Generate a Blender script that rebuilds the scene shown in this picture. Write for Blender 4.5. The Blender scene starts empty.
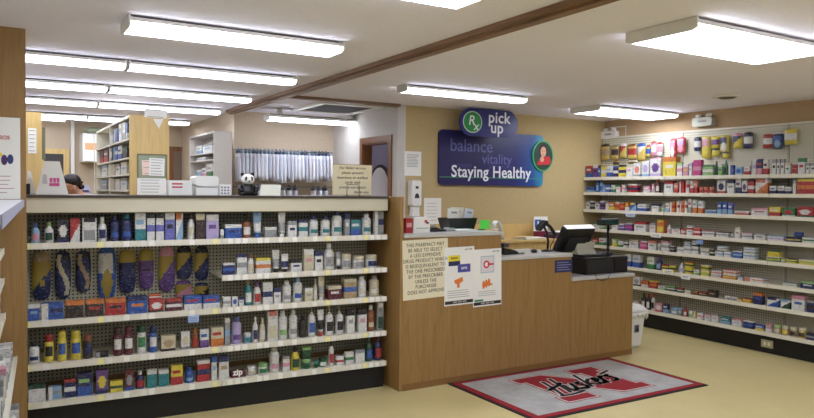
import bpy, bmesh, math, random
from math import sin, cos, pi, radians
from mathutils import Vector, Matrix

random.seed(7)
SC = bpy.context.scene
COL = SC.collection

# ------------------------------------------------------------------ camera
F, YAW, PIT, ROL, EYE = 698.6, .53948, -.02633, .00901, 1.55
fw = Vector((sin(YAW)*cos(PIT), cos(YAW)*cos(PIT), sin(PIT)))
r0 = Vector((cos(YAW), -sin(YAW), 0)); u0 = r0.cross(fw)
ri = cos(ROL)*r0+sin(ROL)*u0; up = -sin(ROL)*r0+cos(ROL)*u0
cd = bpy.data.cameras.new('camera'); cam = bpy.data.objects.new('camera', cd); COL.objects.link(cam)
cd.sensor_fit = 'HORIZONTAL'; cd.sensor_width = 36; cd.lens = F/814*36; cd.clip_start = .05
cam.matrix_world = Matrix(((ri.x, up.x, -fw.x, 0), (ri.y, up.y, -fw.y, 0), (ri.z, up.z, -fw.z, EYE), (0, 0, 0, 1)))
SC.camera = cam

def at(px, py, ax, val):
    """Where the sight line of a photo point meets the real plane axis = val."""
    d = fw+ri*(px-407)/F-up*(py-209)/F
    o = (0, 0, EYE); t = (val-o[ax])/d[ax]
    return Vector((d.x*t, d.y*t, EYE+d.z*t))

# the counter display stands turned a few degrees: its own frame
GT = radians(2.5); GO = Vector((2.665, 4.74, 0)); GE = Vector((cos(GT), -sin(GT), 0)); GN = Vector((sin(GT), cos(GT), 0))
def atG(px, py, v=0.0):
    """(u along the display, height) where a sight line meets the display plane v metres behind its lip"""
    d = fw+ri*(px-407)/F-up*(py-209)/F
    t = (GO.dot(GN)+v)/d.dot(GN); p = Vector((d.x*t, d.y*t, EYE+d.z*t))
    return (p-GO).dot(GE), p.z
def gw(u, v, z): p = GO+GE*u+GN*v; return Vector((p.x, p.y, z))

# ------------------------------------------------------------------ materials
def lin(c):
    return tuple((v/255/12.92 if v/255 <= .04045 else ((v/255+.055)/1.055)**2.4) for v in c)
MC = {}
def mat(rgb, rough=.5, metal=0, name='paint'):
    k = (tuple(rgb), rough, metal)
    if k in MC: return MC[k]
    m = bpy.data.materials.new(name); m.use_nodes = True
    b = m.node_tree.nodes['Principled BSDF']
    b.inputs['Base Color'].default_value = (*lin(rgb), 1); b.inputs['Roughness'].default_value = rough
    b.inputs['Metallic'].default_value = metal
    MC[k] = m
    return m
class N:
    """tiny node helper"""
    def __init__(s, name, rough=.5):
        s.m = bpy.data.materials.new(name); s.m.use_nodes = True; s.t = s.m.node_tree; s.b = s.t.nodes['Principled BSDF']
        s.b.inputs['Roughness'].default_value = rough
        s.co = s.new('ShaderNodeTexCoord').outputs['Object']
    def new(s, t): return s.t.nodes.new(t)
    def link(s, a, b): s.t.links.new(a, b)
    def math(s, op, a, b=None, c=None):
        n = s.new('ShaderNodeMath'); n.operation = op
        for i, v in enumerate((a, b, c)):
            if v is None: continue
            if isinstance(v, (int, float)): n.inputs[i].default_value = v
            else: s.link(v, n.inputs[i])
        return n.outputs[0]
    def sep(s, v=None):
        n = s.new('ShaderNodeSeparateXYZ'); s.link(v or s.co, n.inputs[0]); return n.outputs
    def mapping(s, scale):
        n = s.new('ShaderNodeMapping'); n.inputs['Scale'].default_value = scale; s.link(s.co, n.inputs[0]); return n.outputs[0]
    def noise(s, v, scale, detail=3, rough=.5, dist=0):
        n = s.new('ShaderNodeTexNoise'); s.link(v, n.inputs['Vector']); n.inputs['Scale'].default_value = scale
        n.inputs['Detail'].default_value = detail; n.inputs['Roughness'].default_value = rough; n.inputs['Distortion'].default_value = dist
        return n.outputs['Fac']
    def ramp(s, f, stops, const=False):
        n = s.new('ShaderNodeValToRGB'); s.link(f, n.inputs[0]); e = n.color_ramp.elements
        if const: n.color_ramp.interpolation = 'CONSTANT'
        while len(e) < len(stops): e.new(.5)
        for i, (p, c) in enumerate(stops): e[i].position = p; e[i].color = (*lin(c), 1)
        return n.outputs[0]
    def mix(s, f, a, b):
        n = s.new('ShaderNodeMix'); n.data_type = 'RGBA'
        for i, v in ((0, f), (6, a), (7, b)):
            if isinstance(v, (int, float)): n.inputs[i].default_value = v
            elif isinstance(v, tuple): n.inputs[i].default_value = (*lin(v), 1)
            else: s.link(v, n.inputs[i])
        return n.outputs[2]
    def color(s, c): s.link(c, s.b.inputs['Base Color']); return s
    def bump(s, h, st, d=.01):
        n = s.new('ShaderNodeBump'); n.inputs['Strength'].default_value = st; n.inputs['Distance'].default_value = d
        s.link(h, n.inputs['Height']); s.link(n.outputs[0], s.b.inputs['Normal']); return s

def wood(name, a, b, c, rough=.45, axis='z'):
    n = N(name, rough)
    sc = {'z': (14, 14, 1.1), 'x': (1.1, 14, 14), 'y': (14, 1.1, 14)}[axis]
    f = n.noise(n.mapping(sc), 2.2, 6, .62, 1.2)
    sc2 = tuple(v*(9 if v > 2 else 2.0) for v in sc)
    g = n.noise(n.mapping(sc2), 1.6, 3, .5)
    col = n.ramp(f, [(.28, c), (.48, a), (.72, b)])
    return n.color(n.mix(n.math('MULTIPLY', n.math('LESS_THAN', g, .42), .42), col, c)).m
OAK = wood('oak_veneer', (148, 113, 64), (156, 121, 72), (132, 99, 54))
OAKL = wood('light_oak', (206, 174, 110), (216, 184, 122), (194, 160, 96))
OAKX = wood('oak_trim', (128, 94, 62), (140, 104, 70), (104, 74, 48), axis='y')
OAKT = wood('oak_trim_cross', (120, 86, 56), (132, 96, 64), (98, 68, 42), axis='x')
BROWN = wood('brown_door_trim', (122, 78, 44), (140, 92, 54), (92, 56, 32))

def m_floor():
    n = N('vinyl_floor', .32)
    f = n.noise(n.mapping((1, 1, 1)), 3.0, 5, .6); g = n.noise(n.mapping((1, 1, 1)), 60, 3, .6)
    n.color(n.mix(n.math('MULTIPLY', g, .35), n.ramp(f, [(.3, (200, 184, 130)), (.7, (210, 194, 140))]), (188, 170, 116)))
    return n.bump(f, .04).m
def m_ceil():
    n = N('stippled_ceiling', .9)
    g = n.noise(n.mapping((1, 1, 1)), 90, 4, .6)
    n.color(n.ramp(g, [(.3, (230, 227, 240)), (.7, (238, 235, 248))]))
    return n.bump(g, .5, .006).m
def m_wall(name, c):
    n = N(name, .85)
    g = n.noise(n.mapping((1, 1, 1)), 40, 3, .6)
    n.color(n.ramp(g, [(.3, tuple(v-4 for v in c)), (.7, tuple(min(255, v+3) for v in c))]))
    return n.bump(g, .08, .004).m
WALLM = m_wall('ochre_wall_paint', (184, 162, 116)); WALLR = m_wall('tan_wall_paint', (176, 148, 112))
WALLB = m_wall('beige_wall_paint', (190, 172, 148)); WALLP = m_wall('lavender_wall_paint', (118, 108, 122))
WALLW = m_wall('white_wall_paint', (200, 194, 186))

def m_peg(name, base, hole):
    n = N(name, .6); x, y, z = n.sep()
    h = n.math('ADD', x, y); P = .0254
    fu = n.math('SUBTRACT', n.math('FRACT', n.math('DIVIDE', h, P)), .5)
    fv = n.math('SUBTRACT', n.math('FRACT', n.math('DIVIDE', z, P)), .5)
    d = n.math('SQRT', n.math('ADD', n.math('MULTIPLY', fu, fu), n.math('MULTIPLY', fv, fv)))
    return n.color(n.mix(n.math('LESS_THAN', d, .25), base, hole)).m
PEG = m_peg('pegboard', (176, 170, 148), (60, 56, 48)); PEGW = m_peg('pegboard_pale', (204, 198, 176), (84, 80, 68))
def m_rail():
    n = N('price_rail', .5); x, y, z = n.sep(); h = n.math('ADD', x, y)
    c = n.math('FLOOR', n.math('DIVIDE', h, .052))
    w = n.new('ShaderNodeTexWhiteNoise'); w.noise_dimensions = '1D'; n.link(c, w.inputs['W'])
    fr = n.math('FRACT', n.math('DIVIDE', h, .052))
    tag = n.math('MULTIPLY', n.math('LESS_THAN', w.outputs[0], .55), n.math('MULTIPLY', n.math('GREATER_THAN', fr, .12), n.math('LESS_THAN', fr, .78)))
    tc = n.ramp(w.outputs[0], [(0, (238, 236, 228)), (.22, (236, 228, 160)), (.36, (214, 208, 196)), (.45, (226, 222, 214))], True)
    return n.color(n.mix(tag, (218, 212, 196), tc)).m
RAIL = m_rail()
CREAM = mat((220, 214, 196), .45, name='cream_metal'); CREAMD = mat((200, 192, 168), .5, name='cream_fascia')
KICK = mat((14, 12, 12), .6, name='black_kickplate'); DKTOP = mat((62, 50, 40), .4, name='dark_edge')
LAM = mat((186, 184, 178), .35, name='grey_laminate'); BLK = mat((16, 16, 18), .35, name='black_plastic')
BLK2 = mat((30, 30, 32), .55, name='black_rubber'); WHT = mat((228, 226, 220), .4, name='white_plastic')
PAPER = mat((232, 230, 222), .8, name='paper'); STEEL = mat((150, 150, 150), .35, 1, 'steel')
INK = mat((45, 42, 42), .8, name='ink'); GREYINK = mat((150, 148, 146), .8, name='grey_print')

def m_emit(name, col, s):
    m = bpy.data.materials.new(name); m.use_nodes = True; b = m.node_tree.nodes['Principled BSDF']
    b.inputs['Base Color'].default_value = (.9, .9, .9, 1); b.inputs['Emission Color'].default_value = (*col, 1)
    b.inputs['Emission Strength'].default_value = s
    return m
LIT = m_emit('lit_diffuser', (.89, .95, 1.10), 17.5)

PAL = dict(w=('white', (226, 224, 216)), k=('black', (24, 24, 28)), n=('navy', (28, 36, 96)), b=('blue', (38, 84, 180)), l=('pale blue', (130, 176, 214)),
 t=('teal', (30, 132, 138)), g=('green', (46, 132, 70)), G=('dark green', (26, 76, 48)), e=('light green', (146, 200, 110)), r=('red', (196, 36, 36)),
 m=('maroon', (102, 24, 38)), o=('orange', (226, 116, 36)), y=('yellow', (236, 210, 44)), u=('purple', (104, 58, 142)), v=('violet', (98, 98, 190)),
 i=('lilac', (182, 162, 212)), p=('pink', (224, 142, 160)), M=('magenta', (208, 42, 128)), c=('cream', (216, 202, 162)), d=('tan', (180, 150, 102)),
 h=('grey', (150, 150, 150)), a=('amber', (150, 74, 30)), z=('brown', (58, 36, 28)), s=('salmon', (232, 124, 96)))
PMC = {}
def pm(code):
    """printed packaging colour: muted ink with fine lighter and darker print"""
    if code in PMC: return PMC[code]
    c = PAL[code][1]; g = sum(c)/3; c = tuple(int((v*.80+g*.20)*.92) for v in c)
    n = N(PAL[code][0].replace(' ', '_')+'_print', .42)
    f = n.noise(n.mapping((46, 46, 150)), 1.0, 2, .6); k = n.noise(n.mapping((34, 34, 30)), 1.0, 1, .5)
    lum = sum(c)/3
    alt = (132, 134, 150) if lum > 150 else tuple(min(255, int(v*.55+100)) for v in c)
    dk = tuple(int(v*.62) for v in c)
    col = n.mix(n.math('MULTIPLY', n.math('GREATER_THAN', f, .60), .7), c, alt)
    col = n.mix(n.math('MULTIPLY', n.math('GREATER_THAN', k, .62), .45 if lum < 150 else .22), col, dk)
    PMC[code] = n.color(col).m
    return PMC[code]

# ------------------------------------------------------------------ mesh builder
class B:
    def __init__(s): s.v = []; s.f = []; s.mi = []; s.mats = []; s.sm = []
    def _m(s, m):
        if m not in s.mats: s.mats.append(m)
        return s.mats.index(m)
    def face(s, pts, m, smooth=False):
        i = len(s.v); s.v += [tuple(p) for p in pts]; s.f.append(tuple(range(i, i+len(pts)))); s.mi.append(s._m(m)); s.sm.append(smooth)
    def raw(s, vs, fs, m, smooth=False):
        i = len(s.v); s.v += [tuple(p) for p in vs]; k = s._m(m)
        for f in fs: s.f.append(tuple(i+j for j in f)); s.mi.append(k); s.sm.append(smooth)
    def box(s, x0, x1, y0, y1, z0, z1, m):
        v = [(x, y, z) for x in (x0, x1) for y in (y0, y1) for z in (z0, z1)]
        s.raw(v, [(0, 1, 3, 2), (4, 6, 7, 5), (0, 4, 5, 1), (2, 3, 7, 6), (0, 2, 6, 4), (1, 5, 7, 3)], m); return s
    def lathe(s, prof, m, seg=16, sx=1, sy=1, c=(0, 0, 0), mats=None, front=True):
        """prof: (radius, z) rows from the bottom; mats: one material per row gap"""
        n = len(prof)
        vs = [(c[0]+r*sx*cos(2*pi*k/seg), c[1]+r*sy*sin(2*pi*k/seg), c[2]+z) for r, z in prof for k in range(seg)]
        base = len(s.v); s.v += vs
        for j in range(n-1):
            k_ = s._m(mats[j] if mats else m)
            for k in range(seg):
                a, b_ = j*seg+k, j*seg+(k+1) % seg
                kk = k_
                if mats and front and mats[j] is not mats[0] and not (.60 < (k+.5)/seg < .90): kk = s._m(mats[0])
                s.f.append((base+a, base+b_, base+b_+seg, base+a+seg)); s.mi.append(kk); s.sm.append(True)
        k_ = s._m(mats[0] if mats else m); s.f.append(tuple(base+k for k in range(seg-1, -1, -1))); s.mi.append(k_); s.sm.append(False)
        k_ = s._m(mats[-1] if mats else m); s.f.append(tuple(base+(n-1)*seg+k for k in range(seg))); s.mi.append(k_); s.sm.append(False)
        return s
    def prism(s, pts, y0, y1, m, ms=None, plane='xz'):
        """outline extruded: pts in plane, between y0 and y1 along the other axis"""
        def P(p, d):
            return (p[0], d, p[1]) if plane == 'xz' else ((p[0], p[1], d) if plane == 'xy' else (d, p[0], p[1]))
        a = [P(p, y0) for p in pts]; b = [P(p, y1) for p in pts]; n = len(pts)
        s.raw(a, [tuple(range(n))], m); s.raw(b, [tuple(range(n-1, -1, -1))], m)
        s.raw(a+b, [(i, i+n, (i+1) % n+n, (i+1) % n) for i in range(n)], ms or m); return s
    def tube(s, pts, r, m, seg=8):
        pts = [Vector(p) for p in pts]; rings = []
        for i, p in enumerate(pts):
            d = (pts[min(i+1, len(pts)-1)]-pts[max(i-1, 0)]).normalized()
            a = d.orthogonal().normalized() if i == 0 else (A-d*A.dot(d)).normalized()
            A = a; b = d.cross(a)
            rr = r[i] if isinstance(r, (list, tuple)) else r
            rings.append([p+a*cos(2*pi*k/seg)*rr+b*sin(2*pi*k/seg)*rr for k in range(seg)])
        vs = [q for R_ in rings for q in R_]; fs = []
        for j in range(len(pts)-1):
            for k in range(seg): fs.append((j*seg+k, j*seg+(k+1) % seg, (j+1)*seg+(k+1) % seg, (j+1)*seg+k))
        fs += [tuple(range(seg-1, -1, -1)), tuple((len(pts)-1)*seg+k for k in range(seg))]
        s.raw(vs, fs, m, True); return s
    def ball(s, c, r, m, seg=14, rings=9, sx=1, sy=1, sz=1):
        pr = [(max(r*sin(pi*j/rings), .0004), -r*cos(pi*j/rings)*sz) for j in range(rings+1)]
        return s.lathe(pr, m, seg, sx, sy, c)
    def build(s, name, parent=None, loc=(0, 0, 0), rot=(0, 0, 0), bevel=0, weld=True):
        me = bpy.data.meshes.new(name); me.from_pydata(s.v, [], s.f)
        for m in s.mats: me.materials.append(m)
        for p, k, q in zip(me.polygons, s.mi, s.sm): p.material_index = k; p.use_smooth = q
        bm = bmesh.new(); bm.from_mesh(me)
        if weld: bmesh.ops.remove_doubles(bm, verts=bm.verts, dist=.00002)
        bmesh.ops.recalc_face_normals(bm, faces=bm.faces); bm.to_mesh(me); bm.free()
        o = bpy.data.objects.new(name, me); COL.objects.link(o); o.location = loc; o.rotation_euler = rot
        if parent: o.parent = parent
        if bevel:
            md = o.modifiers.new('b', 'BEVEL'); md.width = bevel; md.segments = 2; md.limit_method = 'ANGLE'
        return o
def box(name, parent, x0, x1, y0, y1, z0, z1, m, bevel=0): return B().box(x0, x1, y0, y1, z0, z1, m).build(name, parent, bevel=bevel)
def tag(o, label, cat, group=None):
    o['label'] = label; o['category'] = cat
    if group: o['group'] = group
    return o
def thing(name, label, cat, loc=(0, 0, 0), rz=0, group=None, rot=None):
    o = bpy.data.objects.new(name, None); COL.objects.link(o); o.location = loc; o.rotation_euler = rot or (0, 0, rz); o.empty_display_size = .05
    return tag(o, label, cat, group)
def struct(o): o['kind'] = 'structure'; return o
def copy_tree(o, parent=None):
    c = o.copy(); COL.objects.link(c)
    if parent: c.parent = parent
    for ch in list(o.children): copy_tree(ch, c)
    return c
DG = None
def text(name, s, size, m, parent, loc, rot, bold=0.0, align='CENTER', shear=0, ex=.0006, space=1.0, line=1.0, sx=1.0):
    cu = bpy.data.curves.new(name, 'FONT'); cu.body = s; cu.size = size; cu.align_x = align; cu.align_y = 'CENTER'
    cu.offset = bold; cu.extrude = ex; cu.shear = shear; cu.space_character = space; cu.space_line = line; cu.resolution_u = 3
    o = bpy.data.objects.new(name, cu); COL.objects.link(o)
    bpy.context.view_layer.update()
    me = bpy.data.meshes.new_from_object(o.evaluated_get(bpy.context.evaluated_depsgraph_get()))
    bpy.data.objects.remove(o); bpy.data.curves.remove(cu)
    me.materials.clear(); me.materials.append(m)
    q = bpy.data.objects.new(name, me); COL.objects.link(q); q.location = loc; q.rotation_euler = rot; q.scale = (sx, 1, 1)
    if parent: q.parent = parent
    return q
UPR = (pi/2, 0, 0)        # text standing up, read from -Y
def rrect(x0, x1, z0, z1, r, n=6):
    out = []
    for cx, cz, a in ((x1-r, z0+r, -pi/2), (x1-r, z1-r, 0), (x0+r, z1-r, pi/2), (x0+r, z0+r, pi)):
        for k in range(n+1):
            t = a+pi/2*k/n; out.append((cx+r*cos(t), cz+r*sin(t)))
    return out
def oval(cx, cz, rx, rz, n=32): return [(cx+rx*cos(2*pi*k/n), cz+rz*sin(2*pi*k/n)) for k in range(n)]

# ------------------------------------------------------------------ room shell
H = 2.46; XR = 6.80; YB = 6.42; XS = 3.72; YD = 8.02; YP = 10.6; XL = -4.5; YF_ = -3.0
def shell(name, x0, x1, y0, y1, z0, z1, m): return struct(box(name, None, x0, x1, y0, y1, z0, z1, m))
shell('floor', XL, XR+.1, YF_, YP+.1, -.1, 0, m_floor())
shell('ceiling', XL, XR+.1, YF_, YP+.1, H, H+.1, m_ceil())
shell('wall_right', XR, XR+.1, YF_, YB+.1, 0, H, WALLR)
shell('wall_back', XS+.1, XR, YB, YB+.1, 0, H, WALLM)
shell('wall_far_left', XL-.1, XL, YF_, YP, 0, H, WALLW)
shell('wall_pharmacy_back', XL, 2.45, YP, YP+.1, 0, H, WALLB)
shell('wall_pharmacy_side', 2.45, 2.55, YD+.1, YP+.1, 0, H, WALLB)
shell('wall_bags', 2.45, XS+.05, YD, YD+.1, 0, H, WALLB)
shell('wall_side_room_end', XS+.051, 6.0, YD, YD+.1, 0, H, WALLP)
shell('wall_side_room', 5.4, 5.5, YB+.1, YD, 0, H, WALLP)
DY0, DY1, DZ = 6.60, 7.20, 2.08      # doorway in the short side wall
w = B(); w.box(XS, XS+.1, YB, DY0, 0, H, WALLW); w.box(XS, XS+.1, DY1, YD, 0, H, WALLW); w.box(XS, XS+.1, DY0, DY1, DZ, H, WALLW)
struct(w.build('wall_side'))
t = B()
for y0, y1, z0, z1 in ((DY0-.07, DY0, 0, DZ+.07), (DY1, DY1+.07, 0, DZ+.07), (DY0, DY1, DZ, DZ+.07)): t.box(XS-.018, XS-.001, y0, y1, z0, z1, BROWN)
for y0, y1, z0, z1 in ((DY0, DY0+.015, 0, DZ), (DY1-.015, DY1, 0, DZ), (DY0+.015, DY1-.015, DZ-.015, DZ)): t.box(XS-.001, XS+.101, y0, y1, z0, z1, BROWN)
struct(t.build('door_frame'))
# back-room doors in the pharmacy's rear wall
def rear_door(nm, pxa, pxb, ztop, dark, cas=BROWN):
    xa = at(pxa, 160, 1, YP)[0]; xb = at(pxb, 160, 1, YP)[0]
    d = box(nm, None, xa+.07, xb-.07, YP-.02, YP-.005, 0, ztop-.07, dark); struct(d)
    q = B()
    for c_ in ((xa, xa+.07, 0, ztop), (xb-.07, xb, 0, ztop), (xa+.07, xb-.07, ztop-.07, ztop)): q.box(c_[0], c_[1], YP-.04, YP-.001, c_[2], c_[3], cas)
    q.build('door_casing', d)
    B().ball((xb-.13, YP-.05, 1.0), .03, STEEL).build('door_handle', d)
rear_door('door_1', 38, 69, at(60, 149, 1, YP)[2], mat((52, 46, 44), .5, name='dark_door'), OAKL)
rear_door('door_2', 168, 191, at(180, 147, 1, YP)[2], mat((120, 100, 84), .5, name='brown_door'))
# brown ceiling trim where the pharmacy begins
b = B(); b.box(2.35, 2.48, YF_, YD, H-.03, H, OAKX); b.box(2.385, 2.445, YF_, YD, H-.045, H-.03, OAKX)
struct(b.build('trim_1'))
struct(box('trim_2', None, 2.48, XS, 6.36, 6.44, H-.03, H, OAKT))
# ceiling hatch
hz = thing('ceiling_hatch', 'brown ceiling hatch in a pale frame above the hanging prescription bags', 'hatch', (3.28, 6.98, H))
box('hatch_panel', hz, -.30, .30, -.34, .34, -.02, 0, mat((38, 20, 12), .9, name='hatch_brown'))
q = B()
for a in ((-.37, -.30, -.41, .41), (.30, .37, -.41, .41), (-.30, .30, -.41, -.34), (-.30, .30, .34, .41)): q.box(*a, -.03, 0, WHT)
q.build('hatch_frame', hz)
# left wood-faced wall end
shell('wall_left', -1.6, .186, 4.60, 4.78, 0, H, OAK)
wl = at(73, 160, 1, YP-.1)[0]
struct(box('trim_3', None, wl-.02, wl+.025, YP-.04, YP, 0, H, WHT))

# ------------------------------------------------------------------ ceiling lights
def fixture(x0, x1, y0, y1, label, drop=.085, wrap=True, ends=True, group='fluorescent ceiling lights'):
    t = thing('ceiling_light', label, 'ceiling light', ((x0+x1)/2, (y0+y1)/2, H), 0, group)
    L, W = (x1-x0)/2, (y1-y0)/2
    hz_ = -drop*.55
    B().box(-L+.012, L-.012, -W+.001, W-.001, hz_, -.012, WHT).box(-L+.03, L-.03, -W+.03, W-.03, -.0118, -.001, BLK2).build('housing', t)  # black slab on top paints the shadow line below the ceiling
    p = [(-W, hz_-.001), (-W+.004, -drop+.008), (-W+.02, -drop), (W-.02, -drop), (W-.004, -drop+.008), (W, hz_-.001)]
    B().prism(p, -L+.012, L-.012, LIT, plane='yz').build('diffuser', t)
    for s in (-1, 1):
        pe = [(-W-.004, -.002), (-W-.004, -drop+.01), (-W+.03, -drop-.004), (W-.03, -drop-.004), (W+.004, -drop+.01), (W+.004, -.002)]
        B().prism(pe, s*L-.012 if s > 0 else -L, L if s > 0 else -L+.012, WHT, plane='yz').build('end_cap', t)
    return t
def fix_px(pl, pr, w_, drop, label, n=1, length=None, group='fluorescent ceiling lights'):
    """a fixture whose far bottom edge runs between two photo points on the ceiling's light plane"""
    z = H-drop; a = at(pl[0], pl[1], 2, z); c = at(pr[0], pr[1], 2, z); y = (a[1]+c[1])/2
    def xa(p):
        v = at(p[0], p[1], 1, y); return v[0]
    x0, x1 = xa(pl), xa(pr)
    if length: x0 = x1-length
    fixture(x0, x1, y-w_, y, label, drop, group=group); return x0, x1, y
fix_px((120.5, 35), (328, 57.2), .25, .06, 'single wrap-around ceiling light nearest above the product shelves')
GL = 'rows of ceiling lights over the pharmacy'
for pl, pj_, pr, nm in (((28, 64.9), (124, 72.5), (290, 84), 'first'), ((28, 90), (106, 95), (247, 101), 'second'), ((28, 105), (96, 108.5), (217, 113.5), 'third'), ((40, 118.5), (86, 121), (187, 125), 'fourth')):
    z = H-.06; y = (at(*pl, 2, z)[1]+at(*pr, 2, z)[1])/2; xr = at(*pr, 1, y)[0]; xm = at(*pj_, 1, y)[0]; L_ = xr-xm
    fixture(xm+.004, xr, y-.17, y, f'ceiling light at the wood beam end of the {nm} row behind the counter', .06, group=GL)
    fixture(xm-L_, xm-.004, y-.17, y, f'ceiling light at the wood wall end of the {nm} row behind the counter', .06, group=GL)
for x0, x1_, y, nm in ((at(74, 124, 1, 9.7)[0], at(74, 124, 1, 9.7)[0]+.95, 9.62, 'over the wall cabinet'), (at(66, 124, 1, 9.9)[0]-1.2, at(66, 124, 1, 9.9)[0], 9.9, 'above the dark rear door')):
    fixture(x0, x1_, y, y+.12, f'far small ceiling light {nm}', .06, group=GL)
fx = fixture(at(265, 115, 1, 7.5)[0], at(367, 123, 1, 7.5)[0]-.06, 7.38, 7.55, 'hung ceiling light in front of the hanging prescription bags', .07)
fx.location.z = H-.075
for s in (-.45, .45): box('stem', fx, s-.02, s+.02, -.02, .02, .0005, .0745, WHT)
fixture(4.2, 4.8, 7.3, 7.5, 'unseen short ceiling light added to brighten the small room beyond the brown doorway', .06)  # unseen fixture added because other light does not reach this room
fix_px((397, 93.2), (517, 103.4), .16, .06, 'narrow ceiling light in front of the pick up sign')
fix_px((626, 40.5), (752.6, 67.9), .46, .065, 'large wide ceiling light nearest the camera with a blank grey end')
fix_px((570.5, 113), (648, 121), .42, .06, 'wide ceiling light near the corner of the wall display')
fix_px((400, 2), (455, 9), .46, .065, 'ceiling light cut off by the top edge beside the wood beam', length=1.35)
for x, y, nm in ((-2.0, 2.2, 'first'), (-2.0, .2, 'second'), (.6, -1.2, 'third'), (3.6, .2, 'fourth'), (5.4, -1.6, 'fifth'), (5.5, 1.4, 'sixth')):
    fixture(x-.6, x+.6, y-.2, y+.2, f'{nm} wide ceiling light of the sales floor behind the camera', .105)
vt = thing('ceiling_vent', 'small round ceiling diffuser vent above the wall display', 'vent', (5.92, 4.09, H))
B().lathe([(.13, 0), (.13, -.006), (.10, -.018), (.098, -.006)], WHT, 28).build('rim', vt)
B().lathe([(.097, -.002), (.085, -.012), (.06, -.024), (.05, -.026)], mat((96, 88, 80), .6, name='vent_dark_metal'), 28).build('cone', vt)  # darker metal cone inside the white rim

# ------------------------------------------------------------------ products
CREATED = []
def cartoncol(style, c, u, v, w, h):
    a, b_, d = c
    if style == 0: return b_ if v > .72 else (d if (.38 < v < .56 and .15 < u < .85) else a)
    if style == 1: return b_ if v < .38 else (d if (.60 < v < .78 and .12 < u < .8) else a)
    if style == 2: return b_ if ((u-.5)/.36)**2+((v-.52)/.26)**2 < 1 else (d if v < .16 else a)
    if style == 3: return b_ if u < .32 else (d if (.45 < v < .7 and u > .42) else a)
    if style == 4: return b_ if .34 < v < .62 else (d if v > .86 else a)
    if style == 5: return b_ if (v < u*.7+.08) else (d if (v > .78 and u < .8) else a)
    if style == 6: return d if (v > .8 and .1 < u < .9) else (b_ if (.12 < v < .5 and .14 < u < .86) else a)
    return a
def mk_carton(t, w, d, h, c, style):
    nx, nz = 10, 12; g = B(); M = [pm(x) for x in c]; cm = {x: pm(x) for x in c}
    for i in range(nx):
        for j in range(nz):
            u, v = (i+.5)/nx, (j+.5)/nz; m = cm[cartoncol(style, c, u, v, w, h)]
            x0, x1, z0, z1 = -w/2+w*i/nx, -w/2+w*(i+1)/nx, h*j/nz, h*(j+1)/nz
            g.face([(x0, -d/2, z0), (x1, -d/2, z0), (x1, -d/2, z1), (x0, -d/2, z1)], m)
    for j in range(nz):
        z0, z1 = h*j/nz, h*(j+1)/nz
        for sx, u in ((-1, .02), (1, .98)):
            m = cm[cartoncol(style, c, u, (j+.5)/nz, w, h)]
            g.face([(sx*w/2, -d/2, z0), (sx*w/2, d/2, z0), (sx*w/2, d/2, z1), (sx*w/2, -d/2, z1)], m)
    g.face([(-w/2, d/2, 0), (w/2, d/2, 0), (w/2, d/2, h), (-w/2, d/2, h)], M[0])
    mt = cm[cartoncol(style, c, .5, .99, w, h)]
    g.face([(-w/2, -d/2, h), (w/2, -d/2, h), (w/2, d/2, h), (-w/2, d/2, h)], mt)
    g.face([(-w/2, -d/2, 0), (w/2, -d/2, 0), (w/2, d/2, 0), (-w/2, d/2, 0)], M[0])
    g.build('carton_body', t)
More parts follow.
